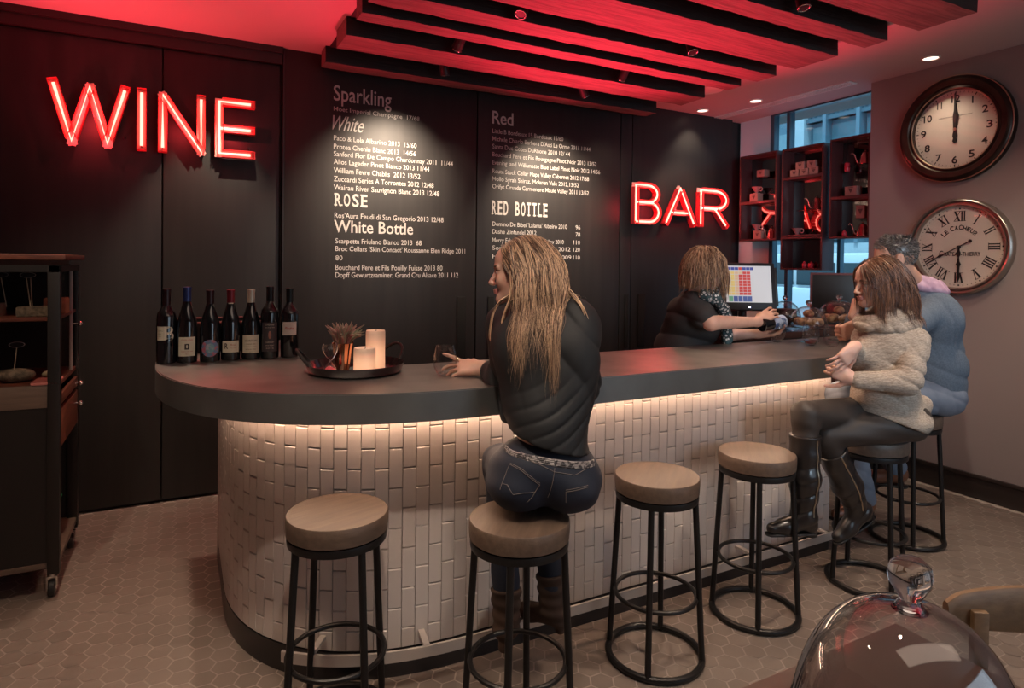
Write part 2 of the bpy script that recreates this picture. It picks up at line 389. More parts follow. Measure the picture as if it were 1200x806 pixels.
# ------------------------------------------------------------------ painted wine list
PW = Matrix.Translation((0, YM-.0015, 0)) @ Matrix.Rotation(PI/2, 4, 'X')
def L_(st, x, zc, x1=None, cap=.034, bold=.002, shear=0): return (st, x, zc-cap/2, (x1-x) if x1 else None, cap, bold, shear)
left = [
 L_('Sparkling', .906, 2.655, 1.31, .105, .006), L_('Moet Imperial Champagne  17/68', .907, 2.546, 1.52, .030, .002),
 L_('White', .90, 2.452, 1.115, .10, .004, .45),
 L_('Paco & Lola Albarino 2013  15/60', .909, 2.348, 1.50), L_('Protea Chenin Blanc 2013  14/56', .909, 2.302-.012, 1.495),
 L_('Sanford Flor De Campo Chardonnay 2011  11/44', .909, 2.240, 1.785), L_('Alios Lageder Pinot Bianco 2013 11/44', .910, 2.186, 1.60),
 L_('William Fevre Chablis  2012 13/52', .910, 2.127, 1.53, .036, .006), L_('Zuccardi Series A Torrontes 2012 12/48', .911, 2.069, 1.635, .036, .006),
 L_('Wairau River Sauvignon Blanc 2013 12/48', .911, 2.011, 1.68, .036, .006),
 L_("Ros'Aura Feudi di San Gregorio 2013 12/48", .918, 1.819, 1.715, .036, .005),
 L_('White Bottle', .915, 1.745, 1.48, .085, .008), L_('Scarpetta Friulano Bianco 2013  68', .926, 1.644, 1.545, .035, .005),
 L_("Broc Cellars 'Skin Contact' Roussanne Elen Ridge 2011", .926, 1.591, 1.892), L_('80', .927, 1.527, .975),
 L_('Bouchard Pere et Fils Pouilly Fuisse 2013 80', .927, 1.462, 1.71, .036, .003), L_('Dopff Gewurtzraminer, Grand Cru Alsace 2011 112', .927, 1.410, 1.838, .036, .003)]
text_part(left, 'painted_lettering', M['white_paint'], mw, PW)['kind'] = 'structure'
def western(st, x, z0, x1, cap, m, par, fill=True):
    bm2 = MB(); n = len(st); pitch = (x1-x)/n; ls = []
    for i, ch in enumerate(st):
        if ch == ' ': continue
        ls.append((ch, x+i*pitch+.08*pitch, z0, pitch*.74, cap, .022, 0))
        W3 = {'R': [(0, 0, .34), (0, .62, .95), (1, 0, .3)], 'E': [(0, 0, .3), (1, 0, .3)], 'D': [(0, 0, .3), (1, 0, .3)], 'B': [(0, 0, .3), (1, 0, .3)], 'T': [(0, .25, .72)], 'L': [(0, 0, .3), (1, 0, .45)]}.get(ch, [])
        for hi, q0_, q1_ in W3:
            zz = z0+(cap-.010 if hi else 0); bm2.rng(x+(i+q0_)*pitch, x+(i+q1_)*pitch, YM-.003, YM-.001, zz, zz+.010)
    bm2.obj('heading_serifs', m, par)['kind'] = 'structure'
    text_part(ls, 'heading_lettering', m, par, PW)['kind'] = 'structure'
western('ROSE', .915, 1.885, 1.155, .085, M['white_paint'], mw)
right = [
 L_('Red', 2.108, 2.63, 2.29, .098, .012), L_('Little B Bordeaux 15 Bordeaux 15/60', 2.11, 2.524, 2.753),
 L_("Michele Chiarlo Barbera D'Asti Le Orme 2011 11/44", 2.111, 2.465, 3.02), L_('Santa Duc Cotes DuRhone 2010 12/ 44', 2.111, 2.406, 2.82),
 L_('Bouchard Pere et Fils Bourgogne Pinot Noir 2013 13/52', 2.112, 2.345, 3.085), L_('Evening land Willamette Blue Label Pinot Noir 2012 14/56', 2.113, 2.282, 3.122),
 L_('Route Stock Cellar Napa Valley Cabernet 2012 17/68', 2.114, 2.216, 3.01), L_('Mollo Syrah Shiraz, Mclaren Vale 2012,13/52', 2.114, 2.157, 2.91),
 L_('Orifyt Oruada Carmenere Maule Valley 2011 13/52', 2.115, 2.098, 3.01),
 L_("Domino De Bibei 'Lalama' Ribeiro 2010", 2.119, 1.808, 2.80), L_('96', 2.885, 1.808, 2.93), L_('Dashe Zinfandel 2012', 2.119, 1.749, 2.51), L_('78', 2.885, 1.749, 2.93),
 L_('Merry Edwards Pinot Noir Valley 2010', 2.12, 1.683, 2.77), L_('110', 2.865, 1.683, 2.93), L_('Sonoma Ridge Zinfandel 2012', 2.121, 1.624, 2.835), L_('120', 2.865, 1.624, 2.93),
 L_('Heitz Cellars Trailside 2009', 2.122, 1.558, 2.845), L_('110', 2.865, 1.558, 2.93)]
text_part(right, 'painted_lettering', M['white_paint'], mw2, PW)['kind'] = 'structure'
western('RED BOTTLE', 2.109, 1.882, 2.62, .105, M['white_paint'], mw2)

# ------------------------------------------------------------------ neon letters
M['neon_can'] = mat('red_letter_can', (.55, .035, .045), .4)
M['neon_face'] = mat('letter_back', (.85, .42, .38), .35)
M['tube'] = mat('neon_tube', (1, .5, .4), .3, emis=(1, .20, .145), estr=4.6)
M['tube_end'] = mat('tube_end', (.03, .01, .01), .4)
def letter(ch, xs, z0, z1, yf=4.33, sw=.046, lab=''):
    """channel letter: strokes are polylines in x-z"""
    x0, x1 = xs[0], xs[-1]; h = z1-z0; W = x1-x0; s2 = sw/2
    X = lambda a: x0+s2+a*(W-sw); Z = lambda a: z0+s2+a*(h-sw)
    def arc(cx, cz, rx, rz, a0, a1, n=10): return [(cx+rx*math.cos(math.radians(a0+(a1-a0)*i/n)), cz+rz*math.sin(math.radians(a0+(a1-a0)*i/n))) for i in range(n+1)]
    P = {'W': [[(0, 1), (.25, 0), (.5, 1), (.75, 0), (1, 1)]], 'I': [[(0, 1), (0, 0)]], 'N': [[(0, 0), (0, 1), (1, 0), (1, 1)]],
         'E': [[(1, 1), (0, 1), (0, 0), (1, 0)], [(0, .48), (1, .48)]],
         'B': [[(0, 0), (0, 1), (.55, 1)]+arc(.55, .765, .38, .235, 90, -90)+[(0, .53)], [(.6, .53)]+arc(.6, .265, .4, .265, 90, -90)+[(0, 0)]],
         'A': [[(0, 0), (.5, 1), (1, 0)], [(.19, .30), (.81, .30)]],
         'R': [[(0, 0), (0, 1), (.6, 1)]+arc(.6, .74, .4, .26, 90, -90)+[(0, .48)], [(.55, .48), (1, 0)]]}[ch]
    t = thing('neon_letter', lab, 'neon letter', (0, 0, 0), group='red neon letters on the black wall')
    can = MB(); face = MB(); tube = MB(); ends = []
    D = .055
    for pl in P:
        pts = [(X(a) if ch != 'I' else (x0+x1)/2, Z(b_)) for a, b_ in pl]
        pts = [q for i_, q in enumerate(pts) if i_ == 0 or math.dist(q, pts[i_-1]) > 1e-4]; NP = len(pts)-1
        for si, ((ax, az), (bx, bz)) in enumerate(zip(pts, pts[1:])):
            L = math.hypot(bx-ax, bz-az); ang = math.atan2(bz-az, bx-ax); d = ((bx-ax)/L, (bz-az)/L)
            inner = pl is not P[0]
            e0 = s2*.95 if (si == 0 and not inner) else (-s2*.75 if L > .06 else .002)
            e1 = s2*.95 if (si == NP-1 and not (ch == 'B')) else (-s2*.75 if L > .06 else .002)
            f0_ = s2*.9; MM = lambda l0, l1: Matrix.Translation(((ax-d[0]*l0+bx+d[0]*l1)/2, 0, (az-d[1]*l0+bz+d[1]*l1)/2)) @ Matrix.Rotation(-ang, 4, 'Y')
            fo = .0012*((si+3*P.index(pl)) % 4)
            if L > .06: face.box((0, yf+D*.8-fo, 0), (L+2*f0_, .004, sw*.98), M=MM(f0_, f0_))
            else: face.box((0, yf+D*.8-.0002*(si % 12), 0), (L+.01, .004, sw*.98), M=MM(.005, .005))
            for sg in (-1, 1):
                can.box((0, yf+D/2, sg*s2), (L+e0+e1, D, .003), M=MM(e0, e1))
        for q in (0, -1):
            o_ = pts[q]; n_ = pts[1] if q == 0 else pts[-2]
            d = Vector((o_[0]-n_[0], 0, o_[1]-n_[1])).normalized()
            c = Vector((o_[0], yf+D/2, o_[1]))+d*s2*.9
            ang = math.atan2(d.z, d.x)
            free = not (ch in 'BR' and ((q == -1)))
            if ch in 'EA' and pl is P[1]: free = (ch == 'E' and q == -1)
            if ch == 'R' and pl is P[1]: free = q == -1
            if ch == 'B' and pl is P[1]: free = False
            if free: can.box((0, 0, 0), (.003, D, sw), M=Matrix.Translation(c) @ Matrix.Rotation(-ang, 4, 'Y'))
        tp = [Vector((x, yf+.016, z)) for x, z in pts]
        d0 = (tp[0]-tp[1]).normalized(); d1 = (tp[-1]-tp[-2]).normalized()
        tube.tube([tp[0]-d0*.004]+tp[1:-1]+[tp[-1]-d1*.004], .0085, 10)
        for e_, d in ((tp[0], d0), (tp[-1], d1)):
            ends.append((e_-d*.004, e_-d*.004+Vector((0, .03, 0))))
    can.obj('channel', M['neon_can'], t); face.obj('back_plate', M['neon_face'], t); tube.obj('neon_tube', M['tube'], t, angle=80)
    for e0_, e1_ in ends: MB().cyl(e0_, e1_, .0055, n=10).obj('tube_cap', M['tube_end'], t)
    cx = [(xs[0]+.05, z0+.2*h), (xs[-1]-.03, z0+.2*h)] if ch != 'I' else [((x0+x1)/2, z0+.5*h)]
    for (px, pz) in cx: MB().cyl((px, yf+D*.8, pz), (px, YB-.01, pz), .006, n=8).obj('standoff', M['black'], t)
zt, zb_ = 2.515, 2.147
for ch, xs, w_ in (('W', (-.675, -.283), 'WINE, first and widest letter'), ('I', (-.246, -.197), 'WINE, single upright bar'), ('N', (-.135, .118), 'WINE, third letter'), ('E', (.173, .405), 'WINE, last letter')):
    letter(ch, xs, zb_, zt, lab='glowing red neon letter %s of the word %s' % (ch, w_))
for ch, xs, w_ in (('B', (3.447, 3.745), 'BAR, first letter'), ('A', (3.785, 4.160), 'BAR, middle letter'), ('R', (4.196, 4.560), 'BAR, last letter beside the window')):
    letter(ch, xs, 1.857, 2.22, lab='glowing red neon letter %s of the word %s' % (ch, w_))

# ------------------------------------------------------------------ the bar
def sup(cx, cy, rx, ry, n=2.35, k=28):  # quarter curve from (cx, cy-ry) to (cx-rx, cy)
    o = []
    for i in range(k+1):
        a = PI/2*i/k; ca, sa = math.cos(a), math.sin(a)
        o.append((cx-rx*abs(sa)**(2/n), cy-ry*abs(ca)**(2/n)))
    return o
ZT = 1.082; TH_ = .097
bar = thing('bar_counter', 'curved bar counter faced in white upright brick tiles under a zinc top', 'bar counter', (0, 0, 0))
out = [(3.52, 2.42)]+[(3.02+.50*math.cos(a), 2.36-.445*math.sin(a)) for a in [PI/2*i/12 for i in range(13)]]+sup(.97, 2.93, 1.067, 1.015)+[(-.097, 3.52), (.49, 3.52), (.462, 2.95)]+[(.462+.40*(1-math.cos(a)), 2.88-.40*math.sin(a)) for a in [PI/2*i/10 for i in range(11)]]+[(3.52, 2.48)]
top = MB().prism(out, ZT-TH_, ZT); 
bmesh.ops.recalc_face_normals(top.bm, faces=top.bm.faces)
te = [e for e in top.bm.edges if all(abs(v.co.z-ZT) < 1e-5 for v in e.verts)]
bmesh.ops.bevel(top.bm, geom=te, offset=.003, segments=2, affect='EDGES')
top_o = top.obj('worktop', M['zinc'], bar); top_o.data.materials.append(M['zinc_edge'])
for p in top_o.data.polygons:
    if p.normal.z < .6: p.material_index = 1
# body
RX, RY, CXB, CYB, XL, YF = .804, .805, .97, 2.98, .166, 2.175
def base_path(off=0): # offset outward
    return [(3.05, YF-off)]+sup(CXB, CYB, RX+off, RY+off, 2.4, 40)+[(XL-off, 3.5)]
bp = base_path(-.012)
body = MB().prism(bp+[(.42, 3.5), (.42, 2.92)]+[(.42+.42*(1-math.cos(a)), 2.88-.42*math.sin(a)) for a in [PI/2*i/8 for i in range(9)]]+[(3.05, 2.46)], .0, ZT-TH_)
body.obj('carcass', M['tile_grout'], bar)
# tiles
pts = base_path(0); dense = []
for (a, c) in zip(pts, pts[1:]):
    n = max(1, int(math.dist(a, c)/.004))
    for i in range(n): dense.append((a[0]+(c[0]-a[0])*i/n, a[1]+(c[1]-a[1])*i/n))
dense.append(pts[-1]); cum = [0]
for a, c in zip(dense, dense[1:]): cum.append(cum[-1]+math.dist(a, c))
def at_s(s):
    import bisect
    i = min(max(bisect.bisect_left(cum, s), 1), len(cum)-1); t = (s-cum[i-1])/max(1e-9, cum[i]-cum[i-1])
    a, c = dense[i-1], dense[i]; d = Vector((c[0]-a[0], c[1]-a[1])).normalized()
    return Vector((a[0]+(c[0]-a[0])*t, a[1]+(c[1]-a[1])*t)), Vector((d.x, d.y, 0))
tl = MB(); TW, THh = .0488, .146; nn = int(cum[-1]/TW)
for i in range(nn):
    sc_ = (i+.5)*TW; p, d = at_s(sc_)
    nrm = Vector((d.y, -d.x, 0)); 
    if nrm.dot(Vector((p.x-1.2, p.y-3.2, 0))) < 0: nrm = -nrm
    z = .10-(THh/2 if i % 2 else 0)
    while z < ZT-TH_-.005:
        za, zb2 = max(z, .10)+.0012, min(z+THh, ZT-TH_-.002)-.0012
        if zb2-za > .02:
            hw = TW/2-.0005; tilt = random.uniform(-.0004, .0004); tz = random.uniform(-.0003, .0004)
            o3 = [(-hw, za), (hw, za), (hw, zb2), (-hw, zb2)]; bv = .003; dep = .0055
            bh = .0012; in3 = [(-hw+bh, za+bv), (hw-bh, za+bv), (hw-bh, zb2-bv), (-hw+bh, zb2-bv)]
            V = lambda q, e: tl.bm.verts.new(Vector((p.x, p.y, q[1]))+d*q[0]+nrm*e)
            a_ = [V(q, -.010) for q in o3]; b1 = [V(q, dep*.35+tilt*(1 if q[0] > 0 else -1)) for q in o3]; c_ = [V(q, dep+tilt*(1 if q[0] > 0 else -1)+tz*(1 if q[1] > (za+zb2)/2 else -1)) for q in in3]
            for r_, s_ in ((a_, b1), (b1, c_)):
                for q in range(4): tl.bm.faces.new((r_[q], r_[(q+1) % 4], s_[(q+1) % 4], s_[q]))
            tl.bm.faces.new(c_)
        z += THh
tl.obj('tile_facing', M['tile'], bar, smooth=False)
MB().prism([(x, y) for x, y in base_path(.006)]+[(.40, 3.5), (.40, 2.95), (.9, 2.5), (3.05, 2.45)], 0, .098).obj('plinth', M['plinth'], bar)
# LED strip tucked under the worktop
led = MB(); q0 = base_path(.035)
for a, c in zip(q0, q0[1:]):
    L = math.dist(a, c)
    if L < .002: continue
    led.box(((a[0]+c[0])/2, (a[1]+c[1])/2, ZT-TH_-.006), (L, .014, .006), rot=math.atan2(c[1]-a[1], c[0]-a[0]))
led.obj('light_strip', mat('led_strip', (1, .8, .6), .5, emis=(1, .66, .45), estr=46), bar)
# foot rail
rail_p = []; 
rp = [(x, y) for x, y in base_path(.115) if not (x < .45 and y > 2.45)]
rl = MB()
for (zz0, zz1, o0, o1) in ((.12, .158, .105, .115),):
    A_ = [(x, y) for x, y in base_path(o1)]; B_ = [(x, y) for x, y in base_path(o0)]
    keep = [k for k in range(len(A_)) if A_[k][0] > .30 and A_[k][1] < 2.7]
    vs = [[rl.bm.verts.new((*P_, zq)) for P_, zq in ((A_[k], zz0), (B_[k], zz0), (B_[k], zz1), (A_[k], zz1))] for k in keep]
    for a, c in zip(vs, vs[1:]):
        for q in range(4): rl.bm.faces.new((a[q], a[(q+1) % 4], c[(q+1) % 4], c[q]))
    rl.bm.faces.new(vs[0]); rl.bm.faces.new(vs[-1][::-1])
rail = rl.obj('foot_rail', M['steel'], bar)
for s in (.15, .68, 1.21, 1.74, 2.27, 2.62):
    p, d = at_s(s); nrm = Vector((d.y, -d.x, 0))
    if nrm.dot(Vector((p.x-1.2, p.y-3.2, 0))) < 0: nrm = -nrm
    m_ = p.to_3d()+nrm*.055
    MB().box((m_.x, m_.y, .152), (.022, .115, .012), rot=math.atan2(nrm.y, nrm.x)-PI/2).obj('bracket', M['steel'], rail)

# ------------------------------------------------------------------ bar stools
SH = .70
def make_stool(lab, loc, rz):
    t = thing('bar_stool', lab, 'bar stool', loc, rz, group='round wooden bar stools')
    MB().lathe([(0, SH-.062), (.152, SH-.062), (.158, SH-.058), (.160, SH-.03), (.160, SH-.006), (.157, SH-.001), (.152, SH), (0, SH)], n=64).obj('seat', M['oak'], t)
    MB().lathe([(.135, SH-.064), (.155, SH-.064), (.157, SH-.074), (.155, SH-.088), (.135, SH-.088)], n=56, close=True).obj('seat_ring', M['iron'], t)
    for k in range(4):
        a = k*PI/2; MB().cyl((.143*math.cos(a), .143*math.sin(a), SH-.08), (.176*math.cos(a), .176*math.sin(a), .004), .0115, n=14).obj('leg', M['iron'], t)
    MB().torus((0, 0, .245), .152, .0085, n=56).obj('foot_ring', M['iron'], t)
    MB().torus((0, 0, .014), .176, .0125, n=56).obj('floor_ring', M['iron'], t)
    return t
D = math.radians
s0 = make_stool('empty round wooden stool at the curved end of the bar, nearest the bottles', (.445, 2.045, 0), D(18))
STOOLS = [((.949, 1.747, 0), 51.5, 'round wooden stool under the woman in the black top and jeans'), ((1.617, 1.875, 0), 42, 'empty round wooden stool just right of the seated blonde woman'),
          ((2.205, 1.915, 0), 46, 'empty round wooden stool beside the tall black boot'), ((2.91, 1.86, 0), 65, 'round wooden stool under the woman in the knitted sweater'),
          ((3.578, 2.072, 0), 40, 'round wooden stool under the man, near the baseboard')]
for (l, r, lab) in STOOLS: dup(s0, l, D(r), lab)

# ================================================================== objects on and around the bar
def facing(x, y): return math.atan2(-y, -x)     # direction towards the camera side of the room
M['bottle'] = mat('dark_bottle_glass', (.006, .006, .007), .06, spec=.6, coat=.6)
M['cream_label'] = mat('cream_label', (.56, .50, .38), .7)
M['ink'] = mat('label_ink', (.03, .02, .02), .7); M['red_ink'] = mat('label_red_ink', (.35, .05, .05), .6)
def arc_patch(r, a0, a1, z0, z1, c=None, n=16, shape=None):
    b = MB(); rows = []
    for i in range(n+1):
        a = a0+(a1-a0)*i/n; t = 2*i/n-1
        zz0, zz1 = z0, z1
        if shape == 'oval':
            h = (z1-z0)/2*math.sqrt(max(.0, 1-t*t)); m_ = (z0+z1)/2; zz0, zz1 = m_-h, m_+h
        rows.append((b.bm.verts.new((r*math.cos(a), r*math.sin(a), zz0)), b.bm.verts.new((r*math.cos(a), r*math.sin(a), zz1))))
    for p, q in zip(rows, rows[1:]): b.bm.faces.new((p[0], q[0], q[1], p[1]))
    return b
def wrap_text(lines, name, m, parent, r, amid):
    o = text_part(lines, name, m, parent, Matrix.Identity(4))
    for v in o.data.vertices:
        a = amid+v.co.x/r; v.co = (r*math.cos(a), r*math.sin(a), v.co.y)
    return o
BORD = [(0, 0), (.034, 0), (.0365, .003), (.037, .01), (.037, .185), (.034, .205), (.022, .222), (.0150, .236), (.0138, .25), (.0138, .294), (.0150, .295), (.0150, .302), (.0125, .303), (0, .303)]
BURG = [(0, 0), (.036, 0), (.0385, .003), (.039, .01), (.039, .135), (.037, .155), (.031, .185), (.022, .215), (.0155, .24), (.014, .256), (.014, .290), (.0152, .291), (.0152, .299), (.0125, .300), (0, .300)]
def bottle(lab, x, y, prof, cap, capcol, hs=1.0, name='wine_bottle'):
    t = thing(name, lab, 'wine bottle', (x, y, ZT+.0005), group='wine bottles in a row on the bar')
    MB().lathe([(r, z*hs) for r, z in prof], n=36).obj('glass_body', M['bottle'], t)
    zt = prof[-1][1]*hs
    MB().lathe([(.0152, zt-cap), (.0150, zt-.010), (.0162, zt-.009), (.0162, zt+.0008), (.012, zt+.0016), (0, zt+.0016)], n=28).obj('foil_capsule', mat('foil', capcol, .35, .4), t)
    return t
bx = [(-.058, 2.911), (.016, 2.903), (.101, 2.895), (.18, 2.908), (.26, 2.913), (.334, 2.895), (.414, 2.888)]
am = [facing(x-0, y) for x, y in bx]
# 1: big letter B label
t = bottle('leftmost dark wine bottle in the row, with a big cream letter B label', *bx[0], BORD, .075, (.03, .012, .012), .985)
a = am[0]-.10; r = .0375
lb = arc_patch(r, a-.95, a-.02, .095, .150).obj('label', M['cream_label'], t)
wrap_text([('B', -.004, .095, .036, .055, .012, 0)], 'label_letter', M['cream_label'], t, r+.0003, a)
wrap_text([('BORDEAUX', -.030, .130, .020, .004, .002, 0), ('RED', -.028, .118, .012, .004, .0, 0), ('2012', -.028, .108, .012, .003, .0, 0)], 'label_print', M['ink'], t, r+.0006, a)
# 2
t = bottle('sloping wine bottle with a blue capsule and a square cream label with a dark picture', *bx[1], BURG, .062, (.03, .045, .16), 1.02)
a = am[1]; r = .0395
arc_patch(r, a-.85, a+.85, .028, .105).obj('label', M['cream_label'], t)
arc_patch(r+.0006, a-.22, a+.22, .055, .078).obj('label_picture', M['ink'], t)
arc_patch(r+.0009, a-.08, a+.08, .060, .074, shape='oval').obj('portrait', M['cream_label'], t)
wrap_text([('GRAN VINO', -.022, .091, .044, .006, 0, 0), ('RIBERA DEL SUR', -.022, .045, .044, .0045, 0, 0), ('2011', -.006, .035, .012, .004, 0, 0)], 'label_print', M['red_ink'], t, r+.0006, a)
# 3
t = bottle('sloping dark wine bottle with a round blue and red patterned label', *bx[2], BURG, .055, (.025, .010, .012), .975)
a = am[2]
arc_patch(r, a-.9, a+.9, .022, .092, n=24, shape='oval').obj('label', mat('blue_label', (.10, .16, .26), .6, noise=(70, (.38, .10, .14), .48, .56)), t)
arc_patch(r+.0005, a-.45, a+.45, .038, .076, n=24, shape='oval').obj('label_centre', mat('teal_label', (.12, .25, .28), .6, noise=(90, (.3, .3, .33), .5, .6)), t)
# 4
t = bottle('sloping wine bottle with a crimson capsule and a low cream label', *bx[3], BURG, .055, (.22, .02, .03), .98)
a = am[3]
arc_patch(r, a-.9, a+.9, .034, .082).obj('label', M['cream_label'], t)
arc_patch(.0155, a-.7, a+.7, .232, .240).obj('neck_band', M['cream_label'], t)
wrap_text([('R', -.024, .05, .014, .022, .03, 0)], 'label_monogram', M['ink'], t, r+.0006, a)
wrap_text([('Roja', -.002, .062, .024, .008, .0, .3), ('VINO TINTO', -.002, .05, .026, .004, 0, 0)], 'label_print', M['red_ink'], t, r+.0006, a)
# 5
t = bottle('sloping wine bottle with a cream capsule, oval neck label and tall cream label', *bx[4], BURG, .058, (.62, .54, .42), .98)
a = am[4]
arc_patch(r, a-.95, a+.95, .026, .103).obj('label', M['cream_label'], t)
nl = MB(); rows = []
for i in range(17):
    q = a-1.1+2.2*i/16; h = .5*math.sqrt(max(0, 1-(2*i/16-1)**2)); zz = lambda s: .196+s*.034*h
    rr = lambda z: .0270-(z-.178)*.33+.0012
    rows.append((nl.bm.verts.new((rr(zz(-1))*math.cos(q), rr(zz(-1))*math.sin(q), zz(-1)*.98)), nl.bm.verts.new((rr(zz(1))*math.cos(q), rr(zz(1))*math.sin(q), zz(1)*.98))))
for p, q in zip(rows, rows[1:]): nl.bm.faces.new((p[0], q[0], q[1], p[1]))
nl.obj('neck_label', mat('neck_label', (.58, .50, .33), .6, noise=(60, (.35, .22, .10), .5, .6)), t)
wrap_text([('CORTON', -.025, .075, .05, .008, .01, 0), ('GRAND CRU', -.020, .062, .04, .005, 0, 0), ('Appellation controlee', -.022, .052, .044, .004, 0, 0), ('MIS EN BOUTEILLE', -.022, .040, .044, .0045, 0, 0), ('2010', -.006, .030, .012, .004, 0, 0)], 'label_print', M['ink'], t, r+.0006, a)
# 6
t = bottle('straight dark wine bottle with a black label and a small red emblem', *bx[5], BORD, .062, (.012, .010, .011), 1.01)
a = am[5]; r = .0375
arc_patch(r, a-.9, a+.9, .03, .155).obj('label', mat('dark_label', (.035, .025, .028), .5), t)
arc_patch(r+.0005, a-.16, a+.16, .085, .118, shape='oval').obj('emblem', mat('copper_emblem', (.30, .12, .08), .5), t)
wrap_text([('SANGRE', -.018, .142, .036, .005, 0, 0), ('ESTATE', -.020, .131, .040, .004, 0, 0), ('CABERNET', -.018, .068, .036, .005, 0, 0), ('NAPA VALLEY', -.018, .055, .036, .004, 0, 0), ('2012', -.016, .043, .032, .004, 0, 0)], 'label_print', M['cream_label'], t, r+.0006, a)
# 7
t = bottle('rightmost straight dark wine bottle in the row, pale label with red script', *bx[6], BORD, .058, (.012, .014, .013), .985)
a = am[6]
arc_patch(r, a-.85, a+.85, .098, .155).obj('label', mat('pale_label', (.50, .42, .38), .7), t)
wrap_text([('Piedra', -.022, .122, .040, .012, .01, .4)], 'label_script', M['red_ink'], t, r+.0006, a)
# low black crate behind the bottles
t = thing('bottle_crate', 'low black crate with a red rim standing behind the wine bottles', 'crate', (.17, 3.30, ZT))
b = MB().rng(-.21, .21, -.14, -.13, 0, .13).rng(-.21, .21, .13, .14, 0, .13).rng(-.21, -.20, -.13, .13, 0, .13).rng(.20, .21, -.13, .13, 0, .13).rng(-.20, .20, -.13, .13, 0, .01)
b.obj('crate_body', M['black'], t)
MB().rng(-.215, .215, -.145, -.125, .13, .138, .002).rng(-.215, .215, .125, .145, .13, .138, .002).rng(-.215, -.195, -.125, .125, .13, .138, .002).rng(.195, .215, -.125, .125, .13, .138, .002).obj('rim', mat('crate_rim', (.25, .08, .07), .35), t)

# round black tray with flared handles
TX, TY = .585, 2.40
t = thing('serving_tray', 'round black tray with two loop handles holding candles and a copper cup', 'tray', (TX, TY, ZT+.0005))
MB().lathe([(0, 0), (.150, 0), (.165, .006), (.178, .034), (.182, .036), (.182, .031), (.172, .006), (.158, -.0004), (0, -.0004)], n=64).obj('tray_dish', mat('tray_black', (.012, .006, .007), .22, coat=.4), t)
for sx, ang in ((1, math.radians(25)), (-1, math.radians(170))):
    h = MB(); pp = []
    for i in range(15):
        q = PI*i/14-PI/2; pp.append(((.168+.045*math.cos(q)*1.0)*math.cos(ang)-.06*math.sin(q)*math.sin(ang), (.168+.045*math.cos(q))*math.sin(ang)+.06*math.sin(q)*math.cos(ang), .034+.055*math.cos(q)))
    h.tube(pp, .006, 10); h.obj('handle', M['iron'], t)
def candle(lab, x, y, r, h):
    t = thing('pillar_candle', lab, 'candle', (x, y, ZT+.0015), group='glowing cream pillar candles on the tray')
    m = bpy.data.materials.new('candle_wax'); m.use_nodes = True; nt = m.node_tree; b = nt.nodes['Principled BSDF']
    b.inputs['Base Color'].default_value = (.72, .50, .38, 1); b.inputs['Roughness'].default_value = .55
    tc = nt.nodes.new('ShaderNodeTexCoord'); sp = nt.nodes.new('ShaderNodeSeparateXYZ'); rp = nt.nodes.new('ShaderNodeMapRange')
    nt.links.new(tc.outputs['Object'], sp.inputs[0]); nt.links.new(sp.outputs[2], rp.inputs[0])
    rp.inputs[1].default_value = h*.42; rp.inputs[2].default_value = h*.98; rp.inputs[3].default_value = .62; rp.inputs[4].default_value = .04; rp.interpolation_type = 'SMOOTHSTEP'
    b.inputs['Emission Color'].default_value = (1, .46, .24, 1); nt.links.new(rp.outputs[0], b.inputs['Emission Strength'])
    pr = [(0, 0), (r*.97, 0), (r, .003)]+[(r*(1+.01*math.sin(k*1.7)), h*k/6) for k in range(1, 6)]+[(r, h-.006), (r*.97, h), (r*.9, h+.001), (r*.75, h-.006), (r*.4, h-.012), (0, h-.013)]
    MB().lathe(pr, n=36).obj('wax', m, t)
    MB().tube([(0, 0, h-.013), (.001, 0, h-.004), (.003, 0, h+.003)], .0013, 6).obj('wick', M['ink'], t)
candle('taller cream pillar candle glowing on the black tray', .668, 2.425, .037, .150)
candle('shorter cream pillar candle glowing at the front of the black tray', .600, 2.325, .040, .098)
# copper cup with succulents
t = thing('planter_cup', 'shiny copper cup of spiky red-tipped succulents on the tray', 'potted plant', (.545, 2.44, ZT+.0015))
MB().lathe([(0, 0), (.024, 0), (.026, .003), (.030, .03), (.036, .075), (.041, .105), (.043, .107), (.040, .106), (.033, .07), (.026, .01), (0, .008)], n=36).obj('cup', mat('copper', (.75, .38, .24), .12, 1), t)
MB().cyl((0, 0, .085), (0, 0, .098), .035, .038).obj('soil', mat('soil', (.03, .02, .015), .9), t)
random.seed(3)
sl = MB()
for k in range(90):
    a = random.uniform(0, 2*PI); rr = random.uniform(.0, .028); le = random.uniform(.055, .09); tilt = random.uniform(.1, 1.25)*(.35+rr/.03)
    tilt = min(tilt, 1.15)
    p = Vector((rr*math.cos(a), rr*math.sin(a), .098)); a2 = a+random.uniform(-.4, .4)
    pts = [p+Vector((math.cos(a2)*math.sin(tilt*s_)*le*s_, math.sin(a2)*math.sin(tilt*s_)*le*s_, math.cos(tilt*s_*.8)*le*s_)) for s_ in (0, .33, .66, 1)]
    sl.tube(pts, [.0045, .0070, .0055, .0010], 6)
sl.obj('succulent_leaves', mat('succulent', (.13, .15, .09), .5, island=(.34, .13, .12)), t)
